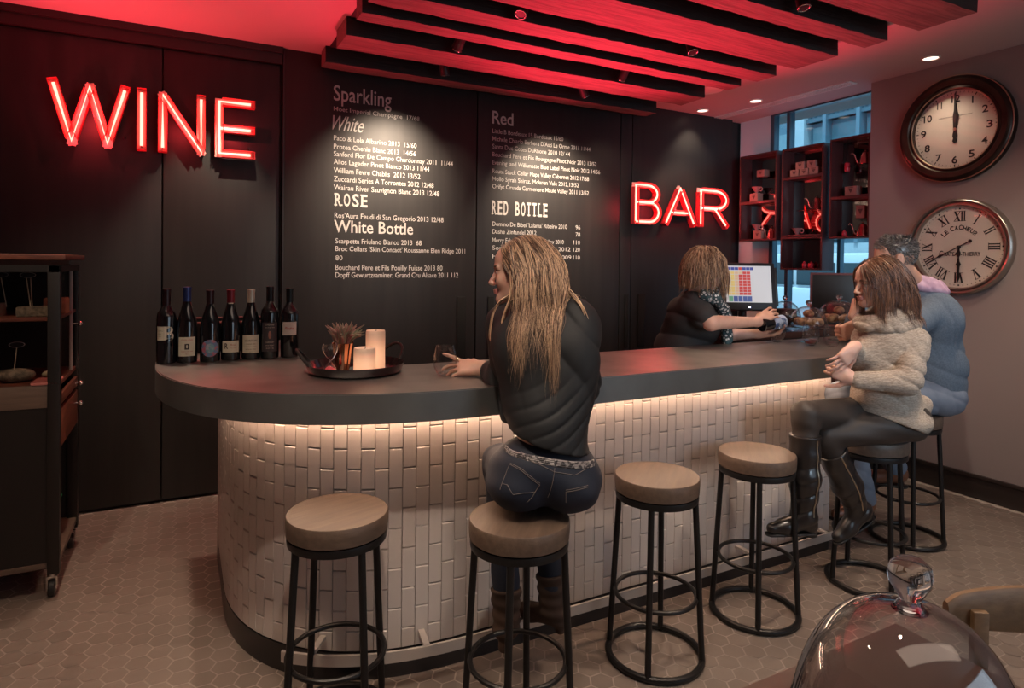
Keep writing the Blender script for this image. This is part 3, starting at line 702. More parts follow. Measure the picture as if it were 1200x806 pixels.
# hourglass
t = thing('hourglass', 'small hourglass with red sand in front of the copper cup', 'hourglass', (.480, 2.36, ZT+.0015))
gp = [(.004, .004), (.026, .006), (.028, .014), (.020, .032), (.006, .052), (.0035, .058), (.006, .064), (.020, .082), (.026, .098), (.022, .110), (.006, .114), (0, .1145)]
MB().lathe([(0, .003)]+gp, n=28).obj('glass_bulb', M['glass'], t)
MB().lathe([(0, .006), (.0245, .007), (.0255, .014), (.018, .022), (.005, .032), (0, .033)], n=24).obj('sand', mat('red_sand', (.62, .07, .09), .7), t)
hf = MB().tube([(.026*math.cos(q*PI*1.15), .026*math.sin(q*PI*1.15)*.6, .004+.112*q) if True else 0 for q in [i/16 for i in range(17)]], .0022, 8)
hf.tube([(-.026*math.cos(q*PI*1.15), -.026*math.sin(q*PI*1.15)*.6, .004+.112*q) for q in [i/16 for i in range(17)]], .0022, 8)
hf.obj('wire_frame', M['chrome'], t)
MB().cyl((0, 0, 0), (0, 0, .004), .030).obj('foot', M['red_ink'], t)

# stemless wine glass held by the blonde woman
def stemless(lab, x, y, wine=None, group=None):
    t = thing('wine_glass', lab, 'wine glass', (x, y, ZT+.0005), group=group)
    o_ = [(0, 0), (.020, 0), (.028, .006), (.040, .030), (.0445, .052), (.042, .080), (.036, .108), (.035, .112)]
    i_ = [(.034, .112), (.0350, .108), (.041, .080), (.0433, .052), (.0388, .031), (.026, .009), (0, .006)]
    MB().lathe(o_+i_, n=48).obj('bowl', M['glass'], t)
    if wine: MB().lathe([(0, .0065), (.0255, .0095), (.036, .027), (0, .027)], n=36).obj('wine', wine, t)
    return t
M['white_wine'] = mat('pale_wine', (.50, .38, .26), .05, trans=.6)
M['redwine'] = mat('red_wine', (.09, .004, .01), .05)
stemless('clear stemless wine glass in the hand of the blonde woman', .863, 2.184)
# stemmed glasses at the far end
def stemmed(lab, x, y, wine=None):
    t = thing('stem_glass', lab, 'wine glass', (x, y, ZT+.0005), group='stemmed wine glasses at the far end of the bar')
    MB().lathe([(0, 0), (.034, 0), (.035, .002), (.010, .005), (.004, .012), (.0035, .075), (.010, .082), (.030, .098), (.038, .125), (.036, .155), (.031, .185), (.030, .185), (.035, .155), (.037, .125), (.029, .100), (.009, .085), (0, .084)], n=40).obj('glass_body', M['glass'], t)
    if wine: MB().lathe([(0, .085), (.010, .087), (.028, .101), (.0345, .118), (0, .118)], n=32).obj('wine', wine, t)
stemless('clear stemless wine glass into which the bartender pours red wine', 2.985, 2.25, M['redwine'])
stemless('small empty stemless glass standing at the front of the pouring spot', 3.05, 2.17)
stemless('empty stemless glass between the cake domes and the poured glass', 2.93, 2.42)

# glass cake domes on stands
def cloche(lab, x, y, z, r, h, cake, stand=.10, sc=1):
    t = thing('cake_dome', lab, 'cake dome', (x, y, z), group='glass cake domes at the end of the bar')
    MB().lathe([(0, 0), (.055, 0), (.057, .003), (.02, .012), (.010, .02), (.009, stand-.02), (.02, stand-.006), (r+.012, stand-.004), (r+.016, stand+.004), (r+.010, stand+.002), (0, stand)], n=48).obj('cake_stand', M['glass'], t)
    n = 14
    dome = [(r*math.cos(PI/2*i/n)**.8 if i < n else 0, stand+.003+h*math.sin(PI/2*i/n)) for i in range(n+1)]
    MB().lathe(dome, n=56).lathe([(max(0, a_-.003), b_-.003) for a_, b_ in dome[:-1]]+[(0, dome[-1][1]-.004)], n=56).obj('glass_dome', M['glass'], t)
    MB().lathe([(0, stand+h), (.006, stand+h+.002), (.007, stand+h+.008), (.014, stand+h+.014), (.017, stand+h+.024), (.013, stand+h+.034), (0, stand+h+.039)], n=28).obj('knob', M['solid_glass'], t)
    random.seed(int(x*100))
    if cake == 'cake':
        MB().lathe([(0, stand+.003), (r*.72, stand+.003), (r*.74, stand+.03), (r*.72, stand+h*.6), (0, stand+h*.62)], n=40).obj('dark_cake', mat('cake', (.035, .016, .012), .6), t)
    else:
        for k in range(7):
            a = k*2*PI/6; q = (0 if k == 6 else r*.52)
            zz = stand+.003+(.045 if k == 6 else 0)
            MB().sph((q*math.cos(a), q*math.sin(a), zz+.024), .030, 14, (1, 1, .78)).obj('pastry', mat('pastry', (.30, .17, .09), .7, noise=(40, (.12, .05, .03), .4, .6)), t)
M['solid_glass'] = mat('solid_glass', (1, 1, 1), .01, trans=1.0)
cloche('glass cake dome with pastries, nearest the seated couple', 3.345, 2.34, ZT+.0005, .115, .125, 'p')
cloche('glass cake dome with pastries, next to the poured wine', 3.11, 2.36, ZT+.0005, .100, .110, 'p', stand=.085)
# back service counter
sv = thing('service_cabinet', 'dark low service cabinet behind the far end of the bar', 'cabinet', (0, 0, 0))
MB().rng(3.02, 4.58, 2.82, 3.38, .08, 1.035, .004).rng(3.06, 4.56, 2.86, 3.34, 0, .08).obj('body', M['black'], sv)
MB().rng(3.0, 4.60, 2.80, 3.40, 1.035, 1.075, .004).obj('top', mat('cabinet_top', (.06, .03, .028), .25), sv)
for i in range(3):
    d_ = MB().rng(3.05+i*.50, 3.53+i*.50, 2.805, 2.82, .70, 1.01, .003).obj('drawer', mat('drawer_brown', (.07, .03, .025), .35), sv)
    MB().rng(3.2+i*.50, 3.38+i*.50, 2.785, 2.795, .86, .872, .003).rng(3.2+i*.50, 3.208+i*.50, 2.79, 2.81, .86, .872).rng(3.372+i*.50, 3.38+i*.50, 2.79, 2.81, .86, .872).obj('handle', M['chrome'], d_)
cloche('glass cake dome over a dark cake, standing behind the wine pour', 3.56, 2.88, 1.0755, .10, .125, 'cake', stand=.07)
# till screen
pm = Matrix.Translation(Vector((3.295, 2.960, 1.366))) @ Matrix.Rotation(math.radians(-30), 4, 'Z') @ Matrix.Rotation(math.radians(-12), 4, 'X') @ Matrix.Scale(1.17, 4)
t = thing('till_screen', 'black touch-screen till showing coloured order buttons beside the bartender', 'till', (0, 0, 0))
MB().box((0, 0, 0), (.30, .035, .27), bev=.008, M=pm).obj('housing', M['black'], t)
MB().box((0, .035, -.01), (.22, .05, .2), bev=.01, M=pm).obj('rear_housing', M['black'], t)
scr = MB().box((0, -.0185, .012), (.252, .002, .208), M=pm).obj('screen', mat('screen_base', (.5, .5, .5), .2, emis=(.78, .80, .82), estr=.42), t)
def scol(c, s=.45): return mat('screen_colour', c, .3, emis=c, estr=s)
grid = {'blue': MB(), 'red': MB(), 'yellow': MB(), 'navy': MB(), 'green': MB(), 'tan': MB()}
for i in range(7):
    grid['blue' if i not in (3,) else 'red'].box((-.105+i*.021, -.020, .100), (.019, .001, .016), M=pm)
for rrow in range(8):
    for cc in range(6):
        key = 'yellow' if cc < 2 else ('tan' if cc == 2 else 'red')
        if cc == 3 and rrow < 1: key = 'tan'
        grid[key].box((-.108+cc*.022, -.020, .076-rrow*.017), (.020, .001, .0145), M=pm)
for cc in range(5): grid['green' if cc == 0 else 'navy'].box((-.10+cc*.026, -.020, -.072), (.023, .001, .030), M=pm)
for key, c in dict(blue=(.05, .07, .30), red=(.55, .06, .05), yellow=(.65, .5, .16), navy=(.06, .10, .30), green=(.12, .35, .22), tan=(.6, .42, .26)).items():
    grid[key].obj('screen_buttons', scol(c), scr)['kind'] = 'stuff'
MB().box((0, -.019, -.118), (.010, .002, .006), M=pm).obj('power_light', mat('blue_led', (.2, .3, 1), .3, emis=(.45, .5, 1), estr=6), t)
MB().cyl((3.34, 3.04, 1.076), (3.345, 3.045, 1.28), .03, .022).box((3.34, 3.04, 1.085), (.24, .18, .02), rot=math.radians(-36), bev=.004).obj('stand', M['black'], t)
MB().box((.155, .004, .0), (.016, .03, .22), bev=.003, M=pm).obj('card_reader', M['black'], t)
# red-lit receipt printer below the screen
t = thing('receipt_printer', 'low black receipt printer with a glossy red-lit lid under the till', 'printer', (3.19, 2.90, 1.0755), math.radians(-30))
MB().box((0, 0, .035), (.16, .12, .07), bev=.01).obj('body', M['black'], t)
MB().box((0, -.005, .074), (.13, .10, .010), bev=.004).obj('lid', mat('printer_lid', (.16, .01, .012), .15), t)  # red light on the lid is put into its base colour
# dark framed screen cabinet near the couple
t = thing('display_cabinet', 'dark cabinet with a thin red frame standing below the hanging shelves', 'cabinet', (4.28, 3.02, 1.0755), math.radians(-50))
MB().box((0, 0, .20), (.34, .22, .36), bev=.004).obj('body', M['black'], t)
fm = mat('red_frame_wood', (.20, .045, .04), .4)
MB().rng(-.18, .18, -.125, -.11, .37, .385).rng(-.18, -.165, -.125, -.11, .0, .37).rng(.165, .18, -.125, -.11, .0, .37).rng(-.165, .165, -.125, -.11, 0, .015).obj('frame', fm, t)

# ------------------------------------------------------------------ hanging shelf boxes at the window
M['shelf'] = mat('shelf_wood', (.070, .016, .018), .4, noise=(6, (.055, .015, .014), .3, .7), stretch=(3, 3, 14))
M['shelf_in'] = mat('shelf_inside', (.035, .012, .013), .35)
M['gloss_back'] = mat('gloss_black_back', (.24, .20, .20), .02, 1.0)
XS = XR+.006; XB = XR+.155
def shelfbox(lab, y0, y1, z0, z1, divs):
    t = thing('hanging_shelf', lab, 'shelf unit', (0, 0, 0), group='dark red open shelf boxes hanging at the window')
    k = .016
    b = MB().rng(XS, XB, y0, y0+k, z0, z1, .001).rng(XS, XB, y1-k, y1, z0, z1, .001).rng(XS, XB, y0+k, y1-k, z0, z0+k, .001).rng(XS, XB, y0+k, y1-k, z1-k, z1, .001)
    b.obj('frame', M['shelf'], t)
    for d in divs: MB().rng(XS+.001, XB, y0+k, y1-k, d-.012, d+.012, .001).obj('shelf_board', M['shelf'], t)
    MB().rng(XB-.008, XB-.002, y0+k, y1-k, z0+k, z1-k).obj('back_panel', M['gloss_back'], t)
    for yy in (y0+.03, y1-.03): MB().cyl((XB-.01, yy, z1-.03), (XW+.03, yy, z1-.03), .006, n=8).obj('mounting_peg', M['iron'], t)
shelfbox('dark red hanging shelf box beside the pale pier, leftmost of the boxes', 3.85, 4.265, 1.735, 2.525, [2.085])
shelfbox('dark red hanging shelf box with five small cartons on top, in the middle', 3.395, 3.80, 1.758, 2.52, [2.262])
shelfbox('small dark red shelf box hung under the middle box', 3.395, 3.80, 1.475, 1.754, [])
shelfbox('dark red hanging shelf box partly hidden by the clock wall', 3.0, 3.338, 1.73, 2.528, [2.054])
XI = XR+.075; M['ledge_glass'] = thin_glass('ledge_glass', (.92, .88, .88), .6)
M['kraft'] = mat('kraft_box', (.26, .12, .10), .7); M['cart_print'] = mat('kraft_print', (.07, .02, .02), .7)
def carton(lab, y, z, s=.075, hh=.06):
    t = thing('small_carton', lab, 'carton', (XI, y, z), group='small printed cartons on the hanging shelves')
    MB().box((0, 0, hh/2), (.07, s, hh), bev=.001).obj('box_body', M['kraft'], t)
    tri = MB(); v = [tri.bm.verts.new((-.0356, yy, zz)) for yy, zz in ((.020, hh*.72), (-.020, hh*.72), (0, hh*.28))]; tri.bm.faces.new(v)
    for zz in (hh*.85,): 
        tri.rng(-.0357, -.0352, -.022, .022, zz-.002, zz+.002)
    tri.obj('printed_triangle', M['cart_print'], t)
carton('small printed carton on its own in the upper left shelf box', 4.058, 2.319, .085, .062)
carton('small printed carton under the coffee dripper in the upper left box', 4.13, 2.0975, .09, .075)
carton('small printed carton under the dripper in the lower left box', 4.085, 1.7515, .085, .075)
MB_ = None
for y_, z_, l_ in ((3.700, 2.2745, 'bottom row of the stack, toward the pier'), (3.605, 2.2745, 'bottom row of the stack, middle one'), (3.512, 2.2745, 'bottom row of the stack, toward the clocks'), (3.645, 2.3355, 'top row of the stack, toward the pier'), (3.535, 2.3355, 'top row of the stack, toward the clocks')):
    carton('small printed carton in the middle shelf box, '+l_, y_, z_, .082, .060)
carton('small printed carton on the divider of the box behind the clock wall', 3.178, 2.0665, .10, .075)
carton('small printed carton in the lower part of the box behind the clock wall', 3.095, 1.885, .07, .10)
# a short ledge carries the lone carton and the raised one
for nm, y_, z_ in (('upper left box', 4.058, 2.307), ('box behind the clock wall', 3.10, 1.873)):
    t = tag(MB().rng(XI-.04, XB-.01, y_-.06, y_+.06, z_, z_+.011).obj('small_ledge', M['ledge_glass']), 'small clear ledge under a carton in the '+nm, 'ledge', 'small ledges inside the shelf boxes')
def dripper(lab, y, z):
    t = thing('coffee_dripper', lab, 'coffee dripper', (XI, y, z), group='cone coffee drippers on the shelves')
    MB().lathe([(.030, 0), (.032, .004), (.010, .008), (.014, .014), (.042, .058), (.044, .060), (.040, .058), (.010, .014), (0, .012)], n=28).obj('cone', mat('dripper_ceramic', (.34, .15, .14), .3), t)
    MB().torus((0, 0, 0), .017, .004, n=20, M=Matrix.Translation((0, -.05, .036)) @ Matrix.Rotation(PI/2, 4, 'Y')).obj('handle', bpy.data.materials['dripper_ceramic'], t)
dripper('cone coffee dripper on a carton in the upper left box', 4.13, 2.174)
dripper('cone coffee dripper on a carton in the lower left box', 4.12, 1.828)
dripper('pale cone coffee dripper standing low in the middle box', 3.69, 1.7745)
def kettle(lab, y, z):
    t = thing('gooseneck_kettle', lab, 'kettle', (XI, y, z), group='gooseneck kettles on the shelves')
    MB().lathe([(0, 0), (.045, 0), (.047, .004), (.036, .055), (.026, .085), (.024, .09), (.006, .10), (.007, .108), (0, .112)], n=28).obj('kettle_body', mat('kettle_steel', (.4, .2, .2), .2, 1), t)
    MB().tube([(0, .035, .02), (0, .062, .018), (0, .075, .045), (0, .088, .085), (0, .105, .10), (0, .118, .095)], .0045, 8).obj('spout', mat('spout_pale', (.7, .55, .55), .25, .8), t)
    hd = MB()
    for k in range(6): hd.sph((0, -.045-.012*math.sin(k/5*PI), .02+k*.016), .0075, 10)
    hd.tube([(0, -.045-.012*math.sin(k/5*PI), .02+k*.016) for k in range(6)], .005, 8).obj('beaded_handle', mat('handle_red', (.5, .12, .12), .4), t)
kettle('gooseneck kettle on the ledge of the middle shelf box', 3.50, 1.985)
tag(MB().rng(XI-.05, XB-.01, 3.44, 3.66, 1.973, 1.984).obj('small_ledge', M['ledge_glass']), 'small clear ledge under the kettle in the middle box', 'ledge', 'small ledges inside the shelf boxes')
kettle('gooseneck kettle in the lower left shelf box', 3.95, 1.7515)
kettle('gooseneck kettle high in the box behind the clock wall', 3.085, 2.305)
tag(MB().rng(XI-.05, XB-.01, 3.016, 3.20, 2.293, 2.304).obj('small_ledge', M['ledge_glass']), 'small clear ledge under the kettle in the box behind the clock wall', 'ledge', 'small ledges inside the shelf boxes')
kettle('gooseneck kettle low in the box behind the clock wall', 3.095, 1.747)
for lab, y, z in (('small red lantern hanging in the box behind the clock wall', 3.235, 2.30),):
    t = thing('lantern', lab, 'lantern', (XI, y, z))
    MB().lathe([(0, -.035), (.018, -.035), (.021, -.028), (.021, .025), (.016, .034), (0, .036)], n=20).obj('body', mat('lantern_red', (.5, .03, .05), .3), t)
    MB().tube([(0, 0, .034), (0, 0, .212)], .0015, 6).obj('wire', M['iron'], t)
def pot(lab, y, z, r=.02):
    t = thing('small_pot', lab, 'pot', (XI, y, z), group='little red pots on the shelves')
    MB().lathe([(0, 0), (r*.7, 0), (r, .012), (r, .03), (r*.8, .042), (r*.7, .042), (r*.85, .03), (0, .028)], n=24).obj('pot_body', bpy.data.materials['lantern_red'], t)
    MB().sph((0, 0, .048), .009, 10).obj('stopper', bpy.data.materials['lantern_red'], t)
pot('little red pot in the small lower box, toward the pier', 3.61, 1.4915); pot('little red pot in the small lower box, toward the clocks', 3.545, 1.4915, .025)
pot('little red pot low in the box behind the clock wall', 3.25, 1.7465)

# ------------------------------------------------------------------ wall clocks
def CK(y, z): # local u to the right (-y), v up, w out of the wall (-x)
    return Matrix(((0, 0, -1, XR), (-1, 0, 0, y), (0, 1, 0, z), (0, 0, 0, 1)))
face_m = mat('clock_face', (.76, .69, .60), .55, noise=(3, (.66, .59, .51), .35, .7)); numer = mat('clock_ink', (.012, .010, .010), .6)
t1 = thing('wall_clock', 'large round wall clock with a dark frame and plain numerals, hands at twelve', 'clock', (0, 0, 0), group='large wall clocks')
m1 = CK(2.397, 2.44)
prof = [(.262, .012), (.262, .045), (.270, .055), (.285, .050), (.292, .058), (.325, .066), (.340, .060), (.350, .050), (.356, .03), (.356, 0), (.262, 0)]
MB().lathe(prof, n=96, close=True, M=m1).obj('frame', mat('clock_frame_dark', (.040, .026, .022), .32, .75, noise=(8, (.065, .045, .036), .4, .7)), t1)
MB().torus((0, 0, 0), .352, .005, n=96, M=m1 @ Matrix.Translation((0, 0, .045))).torus((0, 0, 0), .266, .004, n=96, M=m1 @ Matrix.Translation((0, 0, .05))).obj('brass_rim', mat('worn_brass', (.42, .32, .23), .3, .9), t1)
MB().cyl((0, 0, .008), (0, 0, .014), .262, n=96).obj('dial', face_m, t1).data.transform(m1)
nl_ = []
for k in range(1, 13):
    a = PI/2-k*PI/6; s_ = str(k); wd = .009 if k == 1 else (.036 if k < 10 else .054)
    if k == 11: wd = .032
    nl_.append((s_, .205*math.cos(a)-wd/2, .205*math.sin(a)-.0235, wd, .047, .018, 0))
text_part(nl_, 'numerals', numer, t1, m1 @ Matrix.Translation((0, 0, .0155)))
text_part([('HERITAGE COMPANY', -.105, .083, .21, .009, 0, 0), ('LONDON', -.03, .066, .06, .006, 0, 0)], 'dial_print', numer, t1, m1 @ Matrix.Translation((0, 0, .0155)))
tk = MB()
for k in range(60):
    a = k*PI/30; L = .016 if k % 5 == 0 else .010; w_ = .006 if k % 5 == 0 else .0025
    tk.box((.246, 0, .0155), (L, w_, .001), M=m1 @ Matrix.Rotation(a, 4, 'Z'))
tk.obj('minute_marks', numer, t1)
hb = MB().prism([(-.008, -.01), (.008, -.01), (.012, .10), (.006, .125), (.006, .235), (0, .247), (-.006, .235), (-.006, .125), (-.011, .10)], .022, .025, M=m1)
hb.obj('minute_hand', numer, t1)
hb = MB().prism([(-.010, -.01), (.010, -.01), (.020, .09), (.010, .12), (.006, .15), (0, .172), (-.006, .15), (-.010, .12), (-.018, .09)], .017, .020, M=m1 @ Matrix.Rotation(-.03, 4, 'Z'))
hb.prism([(-.008, 0), (.008, 0), (.016, -.045), (.010, -.06), (.016, -.08), (0, -.095), (-.016, -.08), (-.010, -.06), (-.016, -.045)], .017, .020, M=m1)
hb.obj('hour_hand', numer, t1)
MB().lathe([(0, .028), (.010, .027), (.012, .015), (0, .015)], n=20, M=m1).obj('hub', bpy.data.materials['worn_brass'], t1)
t2 = thing('wall_clock', 'large round wall clock with roman numerals and black lettering on the dial', 'clock', (0, 0, 0), group='large wall clocks')
m2 = CK(2.358, 1.647)
prof = [(.272, .012), (.272, .035), (.279, .046), (.287, .046), (.290, .034), (.296, .034), (.299, .046), (.308, .050), (.317, .044), (.323, .03), (.323, 0), (.272, 0)]
MB().lathe(prof, n=96, close=True, M=m2).obj('frame', mat('clock_frame_pale', (.36, .31, .27), .28, .85), t2)
MB().cyl((0, 0, .008), (0, 0, .014), .272, n=96).obj('dial', face_m, t2).data.transform(m2)
RN = ['I', 'II', 'III', 'IIII', 'V', 'VI', 'VII', 'VIII', 'IX', 'X', 'XI', 'XII']
bm_ = bmesh.new()
P1 = m2 @ Matrix.Translation((0, 0, .0155))
nm_ = MB()
for k in range(1, 13):
    a = PI/2-k*PI/6; Mr = m2 @ Matrix.Rotation(a-PI/2, 4, 'Z')   # local y radial outwards
    s_ = RN[k-1]; wid = {'I': .016, 'V': .042, 'X': .042}; tot = sum(wid[c] for c in s_); x = -tot/2
    sc2 = min(1, .085/tot); x *= sc2
    for c in s_:
        w2 = wid[c]*sc2; z0 = .0155; lo, hi = .172, .240
        if c == 'I': nm_.prism([(x+w2*.25, lo), (x+w2*.75, lo), (x+w2*.75, hi), (x+w2*.25, hi)], .0145, z0, M=Mr)
        if c in 'V':
            nm_.prism([(x+w2*.42, lo), (x+w2*.62, lo), (x+w2*.30, hi), (x+w2*.02, hi)], .0145, z0, M=Mr); nm_.prism([(x+w2*.48, lo), (x+w2*.58, lo), (x+w2*.96, hi), (x+w2*.86, hi)], .0145, z0, M=Mr)
        if c in 'X':
            nm_.prism([(x+w2*.70, lo), (x+w2*.98, lo), (x+w2*.30, hi), (x+w2*.02, hi)], .0145, z0, M=Mr); nm_.prism([(x+w2*.02, lo), (x+w2*.12, lo), (x+w2*.98, hi), (x+w2*.88, hi)], .0145, z0, M=Mr)
        x += w2
    for zz in (.172, .237): nm_.prism([(-tot*sc2/2, zz), (tot*sc2/2, zz), (tot*sc2/2, zz+.003), (-tot*sc2/2, zz+.003)], .0145, .0155, M=Mr)
nm_.obj('roman_numerals', numer, t2)
tk = MB()
for k in range(60):
    a = k*PI/30; q = .256
    if k % 5: tk.cyl((q*math.cos(a), q*math.sin(a), .0145), (q*math.cos(a), q*math.sin(a), .0155), .0028, n=6)
    else: tk.box((q, 0, .015), (.010, .010, .001), M=Matrix.Rotation(a, 4, 'Z'))
tk.obj('minute_marks', numer, t2).data.transform(m2)
# arched lettering
st = 'LE CACHEUR'; arc = []
wch = [.022, .022, .012, .027, .024, .024, .024, .023, .025, .024]; tot = sum(wch)+.003*9; Rr = .135; s0_ = -tot/2
for ch, wc in zip(st, wch):
    if ch != ' ':
        a = (s0_+wc/2)/Rr
        text_part([(ch, -wc*.45, 0, wc*.9, .032 if ch not in 'EAHUR' and s0_ else .028, .022, 0)], 'dial_lettering', numer, t2, P1 @ Matrix.Rotation(-a, 4, 'Z') @ Matrix.Translation((0, Rr-.02, 0)))
    s0_ += wc+.003
text_part([('C', -.125, -.060, .026, .036, .02, 0), ('HATEAU-THIERRY', -.096, -.060, .225, .026, .02, 0)], 'dial_lettering', numer, t2, P1)
hh = MB().prism([(-.004, 0), (.004, 0), (.006, .02), (.013, .045), (.004, .07), (.008, .10), (.016, .115), (.008, .13), (.006, .165), (.010, .205), (0, .235), (-.010, .205), (-.006, .165), (-.008, .13), (-.016, .115), (-.008, .10), (-.004, .07), (-.013, .045), (-.006, .02)], .020, .023, M=m2 @ Matrix.Rotation(PI, 4, 'Z'))
hh.obj('hour_hand', numer, t2)
hm = MB().prism([(-.003, -.075), (.003, -.075), (.003, .11), (.010, .13), (.003, .15), (0, .2), (-.003, .15), (-.010, .13), (-.003, .11)], .025, .027, M=m2 @ Matrix.Rotation(math.radians(118), 4, 'Z'))
hm.cyl((0, -.08, .024), (0, -.08, .028), .011, n=20) if False else None
hm.obj('minute_hand', numer, t2)
MB().cyl((0, -.08, .024), (0, -.08, .028), .011, n=20).obj('counterweight', numer, t2).data.transform(m2 @ Matrix.Rotation(math.radians(118), 4, 'Z'))
MB().lathe([(0, .032), (.009, .031), (.011, .015), (0, .015)], n=20, M=m2).obj('hub', numer, t2)
cg = thin_glass('clock_glass', (1, 1, 1), .8)
MB().cyl((0, 0, .040), (0, 0, .041), .270, n=72).obj('glass_cover', cg, t1).data.transform(m1)
MB().cyl((0, 0, .036), (0, 0, .037), .276, n=72).obj('glass_cover', cg, t2).data.transform(m2)

# ------------------------------------------------------------------ cheese trolley
CG = thin_glass('case_glass', (.90, .88, .88), .12)
CX0, CX1, CY0, CY1 = -1.12, -.48, 3.38, 3.97
ct = thing('cheese_trolley', 'black wheeled trolley with a glass cheese case, at the left edge', 'trolley', (CX0*.5+CX1*.5, 3.67, 0))
ct_off = Vector((CX0*.5+CX1*.5, 3.67, 0))
def C_(mb, name, m, parent=ct):
    o = mb.obj(name, m, parent)
    o.data.transform(Matrix.Translation(-ct_off)); return o
M['trolley'] = mat('trolley_black', (.010, .007, .006), .45, bump=(30, .1, .001))
M['cherry'] = mat('cherry_wood', (.16, .05, .028), .4, noise=(4, (.08, .025, .015), .3, .7), stretch=(2, 2, 14))
fr = MB()
for (x, y) in ((CX0, CY0), (CX1-.045, CY0), (CX0, CY1-.045), (CX1-.045, CY1-.045)):
    C_(MB().rng(x, x+.045, y, y+.045, .105, 1.47, .002), 'post', M['trolley'])
C_(fr.rng(CX0, CX1, CY0, CY0+.04, 1.44, 1.47).rng(CX0, CX1, CY1-.04, CY1, 1.44, 1.47).rng(CX1-.04, CX1, CY0, CY1, 1.44, 1.47).rng(CX0, CX0+.04, CY0, CY1, 1.44, 1.47), 'top_frame', M['trolley'])
C_(MB().rng(CX0-.02, CX1+.022, CY0-.02, CY1+.01, 1.493, 1.518, .004).rng(CX0+.04, CX1-.04, CY0+.03, CY1-.03, 1.47, 1.493), 'top_board', M['cherry'])
C_(MB().rng(CX0+.01, CX1-.01, CY0+.02, CY1-.02, 1.225, 1.240, .002), 'shelf', M['cherry'])
C_(MB().rng(CX0+.01, CX1-.01, CY0+.02, CY1-.02, .925, .945, .002), 'shelf', M['cherry'])
C_(MB().rng(CX0+.045, CX1-.045, CY0+.004, CY0+.03, .845, .945, .002), 'front_board', M['oak'])
C_(MB().rng(CX0+.045, CX1-.045, CY0+.012, CY0+.016, .945, 1.44), 'glass_pane', CG)
gd = C_(MB().rng(CX1-.016, CX1-.012, CY0+.045, CY1-.045, .945, 1.44), 'glass_door', CG)
C_(MB().rng(CX1-.02, CX1-.008, 3.80, 3.812, .945, 1.44), 'door_edge', M['steel'], gd)
kn = lambda z, par, y=3.80: C_(MB().cyl((CX1-.008, y, z), (CX1+.012, y, z), .005).sph((CX1+.02, y, z), .012), 'knob', M['chrome'], par)
kn(1.172, gd, 3.84)
for zz in (1.41, 1.385, 1.36, 1.00, .975, .95): C_(MB().cyl((CX1-.005, 3.94, zz), (CX1+.003, 3.94, zz), .006, n=12), 'hinge_screw', M['chrome'], gd)
for (z0, z1, zk) in ((.845, .895, .868), (.655, .825, .765)):
    dr = C_(MB().rng(CX1-.015, CX1-.001, CY0+.048, CY1-.048, z0, z1, .003), 'drawer', M['cherry']); kn(zk, dr, 3.86)
C_(MB().rng(CX0+.01, CX1-.045, CY0+.008, CY0+.02, .15, .845).rng(CX0+.005, CX0+.02, CY0+.03, CY1-.03, .15, 1.44).rng(CX0+.03, CX1-.03, CY1-.02, CY1-.008, .15, 1.44).rng(CX0+.02, CX1-.02, CY0+.03, CY1-.03, .64, .65), 'cabinet_panel', M['trolley'])
C_(MB().rng(CX0+.005, CX1-.005, CY0+.005, CY1-.005, .135, .16, .002), 'bottom_shelf', M['oak'])
for (x, y) in ((CX0+.03, CY0+.03), (CX1-.03, CY0+.03), (CX0+.03, CY1-.03), (CX1-.03, CY1-.03)):
    c = C_(MB().lathe([(0, 0), (.033, 0), (.036, .004), (.036, .020), (.033, .024), (0, .024)], n=28, M=Matrix.Translation((x-.012, y, .0365)) @ Matrix.Rotation(PI/2, 4, 'Y')), 'caster_wheel', M['black'])
    C_(MB().box((x, y, .128), (.045, .045, .008)).cyl((x, y, .085), (x, y, .125), .012).box((x-.017, y, .062), (.004, .022, .056)).box((x+.017, y, .062), (.004, .022, .056)).box((x, y, .088), (.038, .026, .006)).cyl((x-.02, y, .0365), (x+.02, y, .0365), .006), 'fork', M['chrome'], c)
def wedge(lab, x, y, z, rz, L, hgt, w_, m, tilt=0):
    t = MB(); p = [(0, 0), (L, -w_/2), (L*1.04, 0), (L, w_/2)]
    t.prism(p, 0, hgt)
    bmesh.ops.recalc_face_normals(t.bm, faces=t.bm.faces); bmesh.ops.bevel(t.bm, geom=list(t.bm.edges), offset=.003, segments=2, affect='EDGES')
    o = t.obj('cheese_wedge', m); o.location = (x, y, z); o.rotation_euler = (tilt, 0, rz)
    tag(o, lab, 'cheese', 'cheeses in the trolley case'); return o
ch1 = mat('cheese_pale', (.36, .29, .18), .6, noise=(12, (.26, .19, .11), .4, .7)); ch2 = mat('cheese_orange', (.45, .13, .04), .5); ch3 = mat('cheese_rind', (.20, .155, .10), .8, noise=(50, (.09, .07, .045), .4, .6), bump=(60, .6, .004))
wedge('pale cheese wedge on the upper shelf of the trolley, nearest the left edge', -.72, 3.50, 1.2405, 1.9, .12, .055, .09, ch1)
wedge('speckled cheese wedge lying on the upper trolley shelf under the twin signs', -.655, 3.47, 1.2405, .15, .13, .045, .10, ch3)
wedge('orange cheese wedge at the back of the upper trolley shelf', -.58, 3.62, 1.2405, .4, .10, .075, .05, ch2)
o = MB().sph((0, 0, .03), .03, 24, (2.4, 1.7, 1.05)).obj('cheese_loaf', ch3); o.location = (-.66, 3.52, .9455); tag(o, 'rough brown cheese loaf on the lower trolley shelf', 'cheese', 'cheeses in the trolley case')
o = MB().sph((0, 0, .018), .02, 18, (1.6, 1.2, .9)).obj('cheese_piece', ch1); o.location = (-.545, 3.58, .9455); tag(o, 'small broken cheese piece at the right of the lower trolley shelf', 'cheese', 'cheeses in the trolley case')
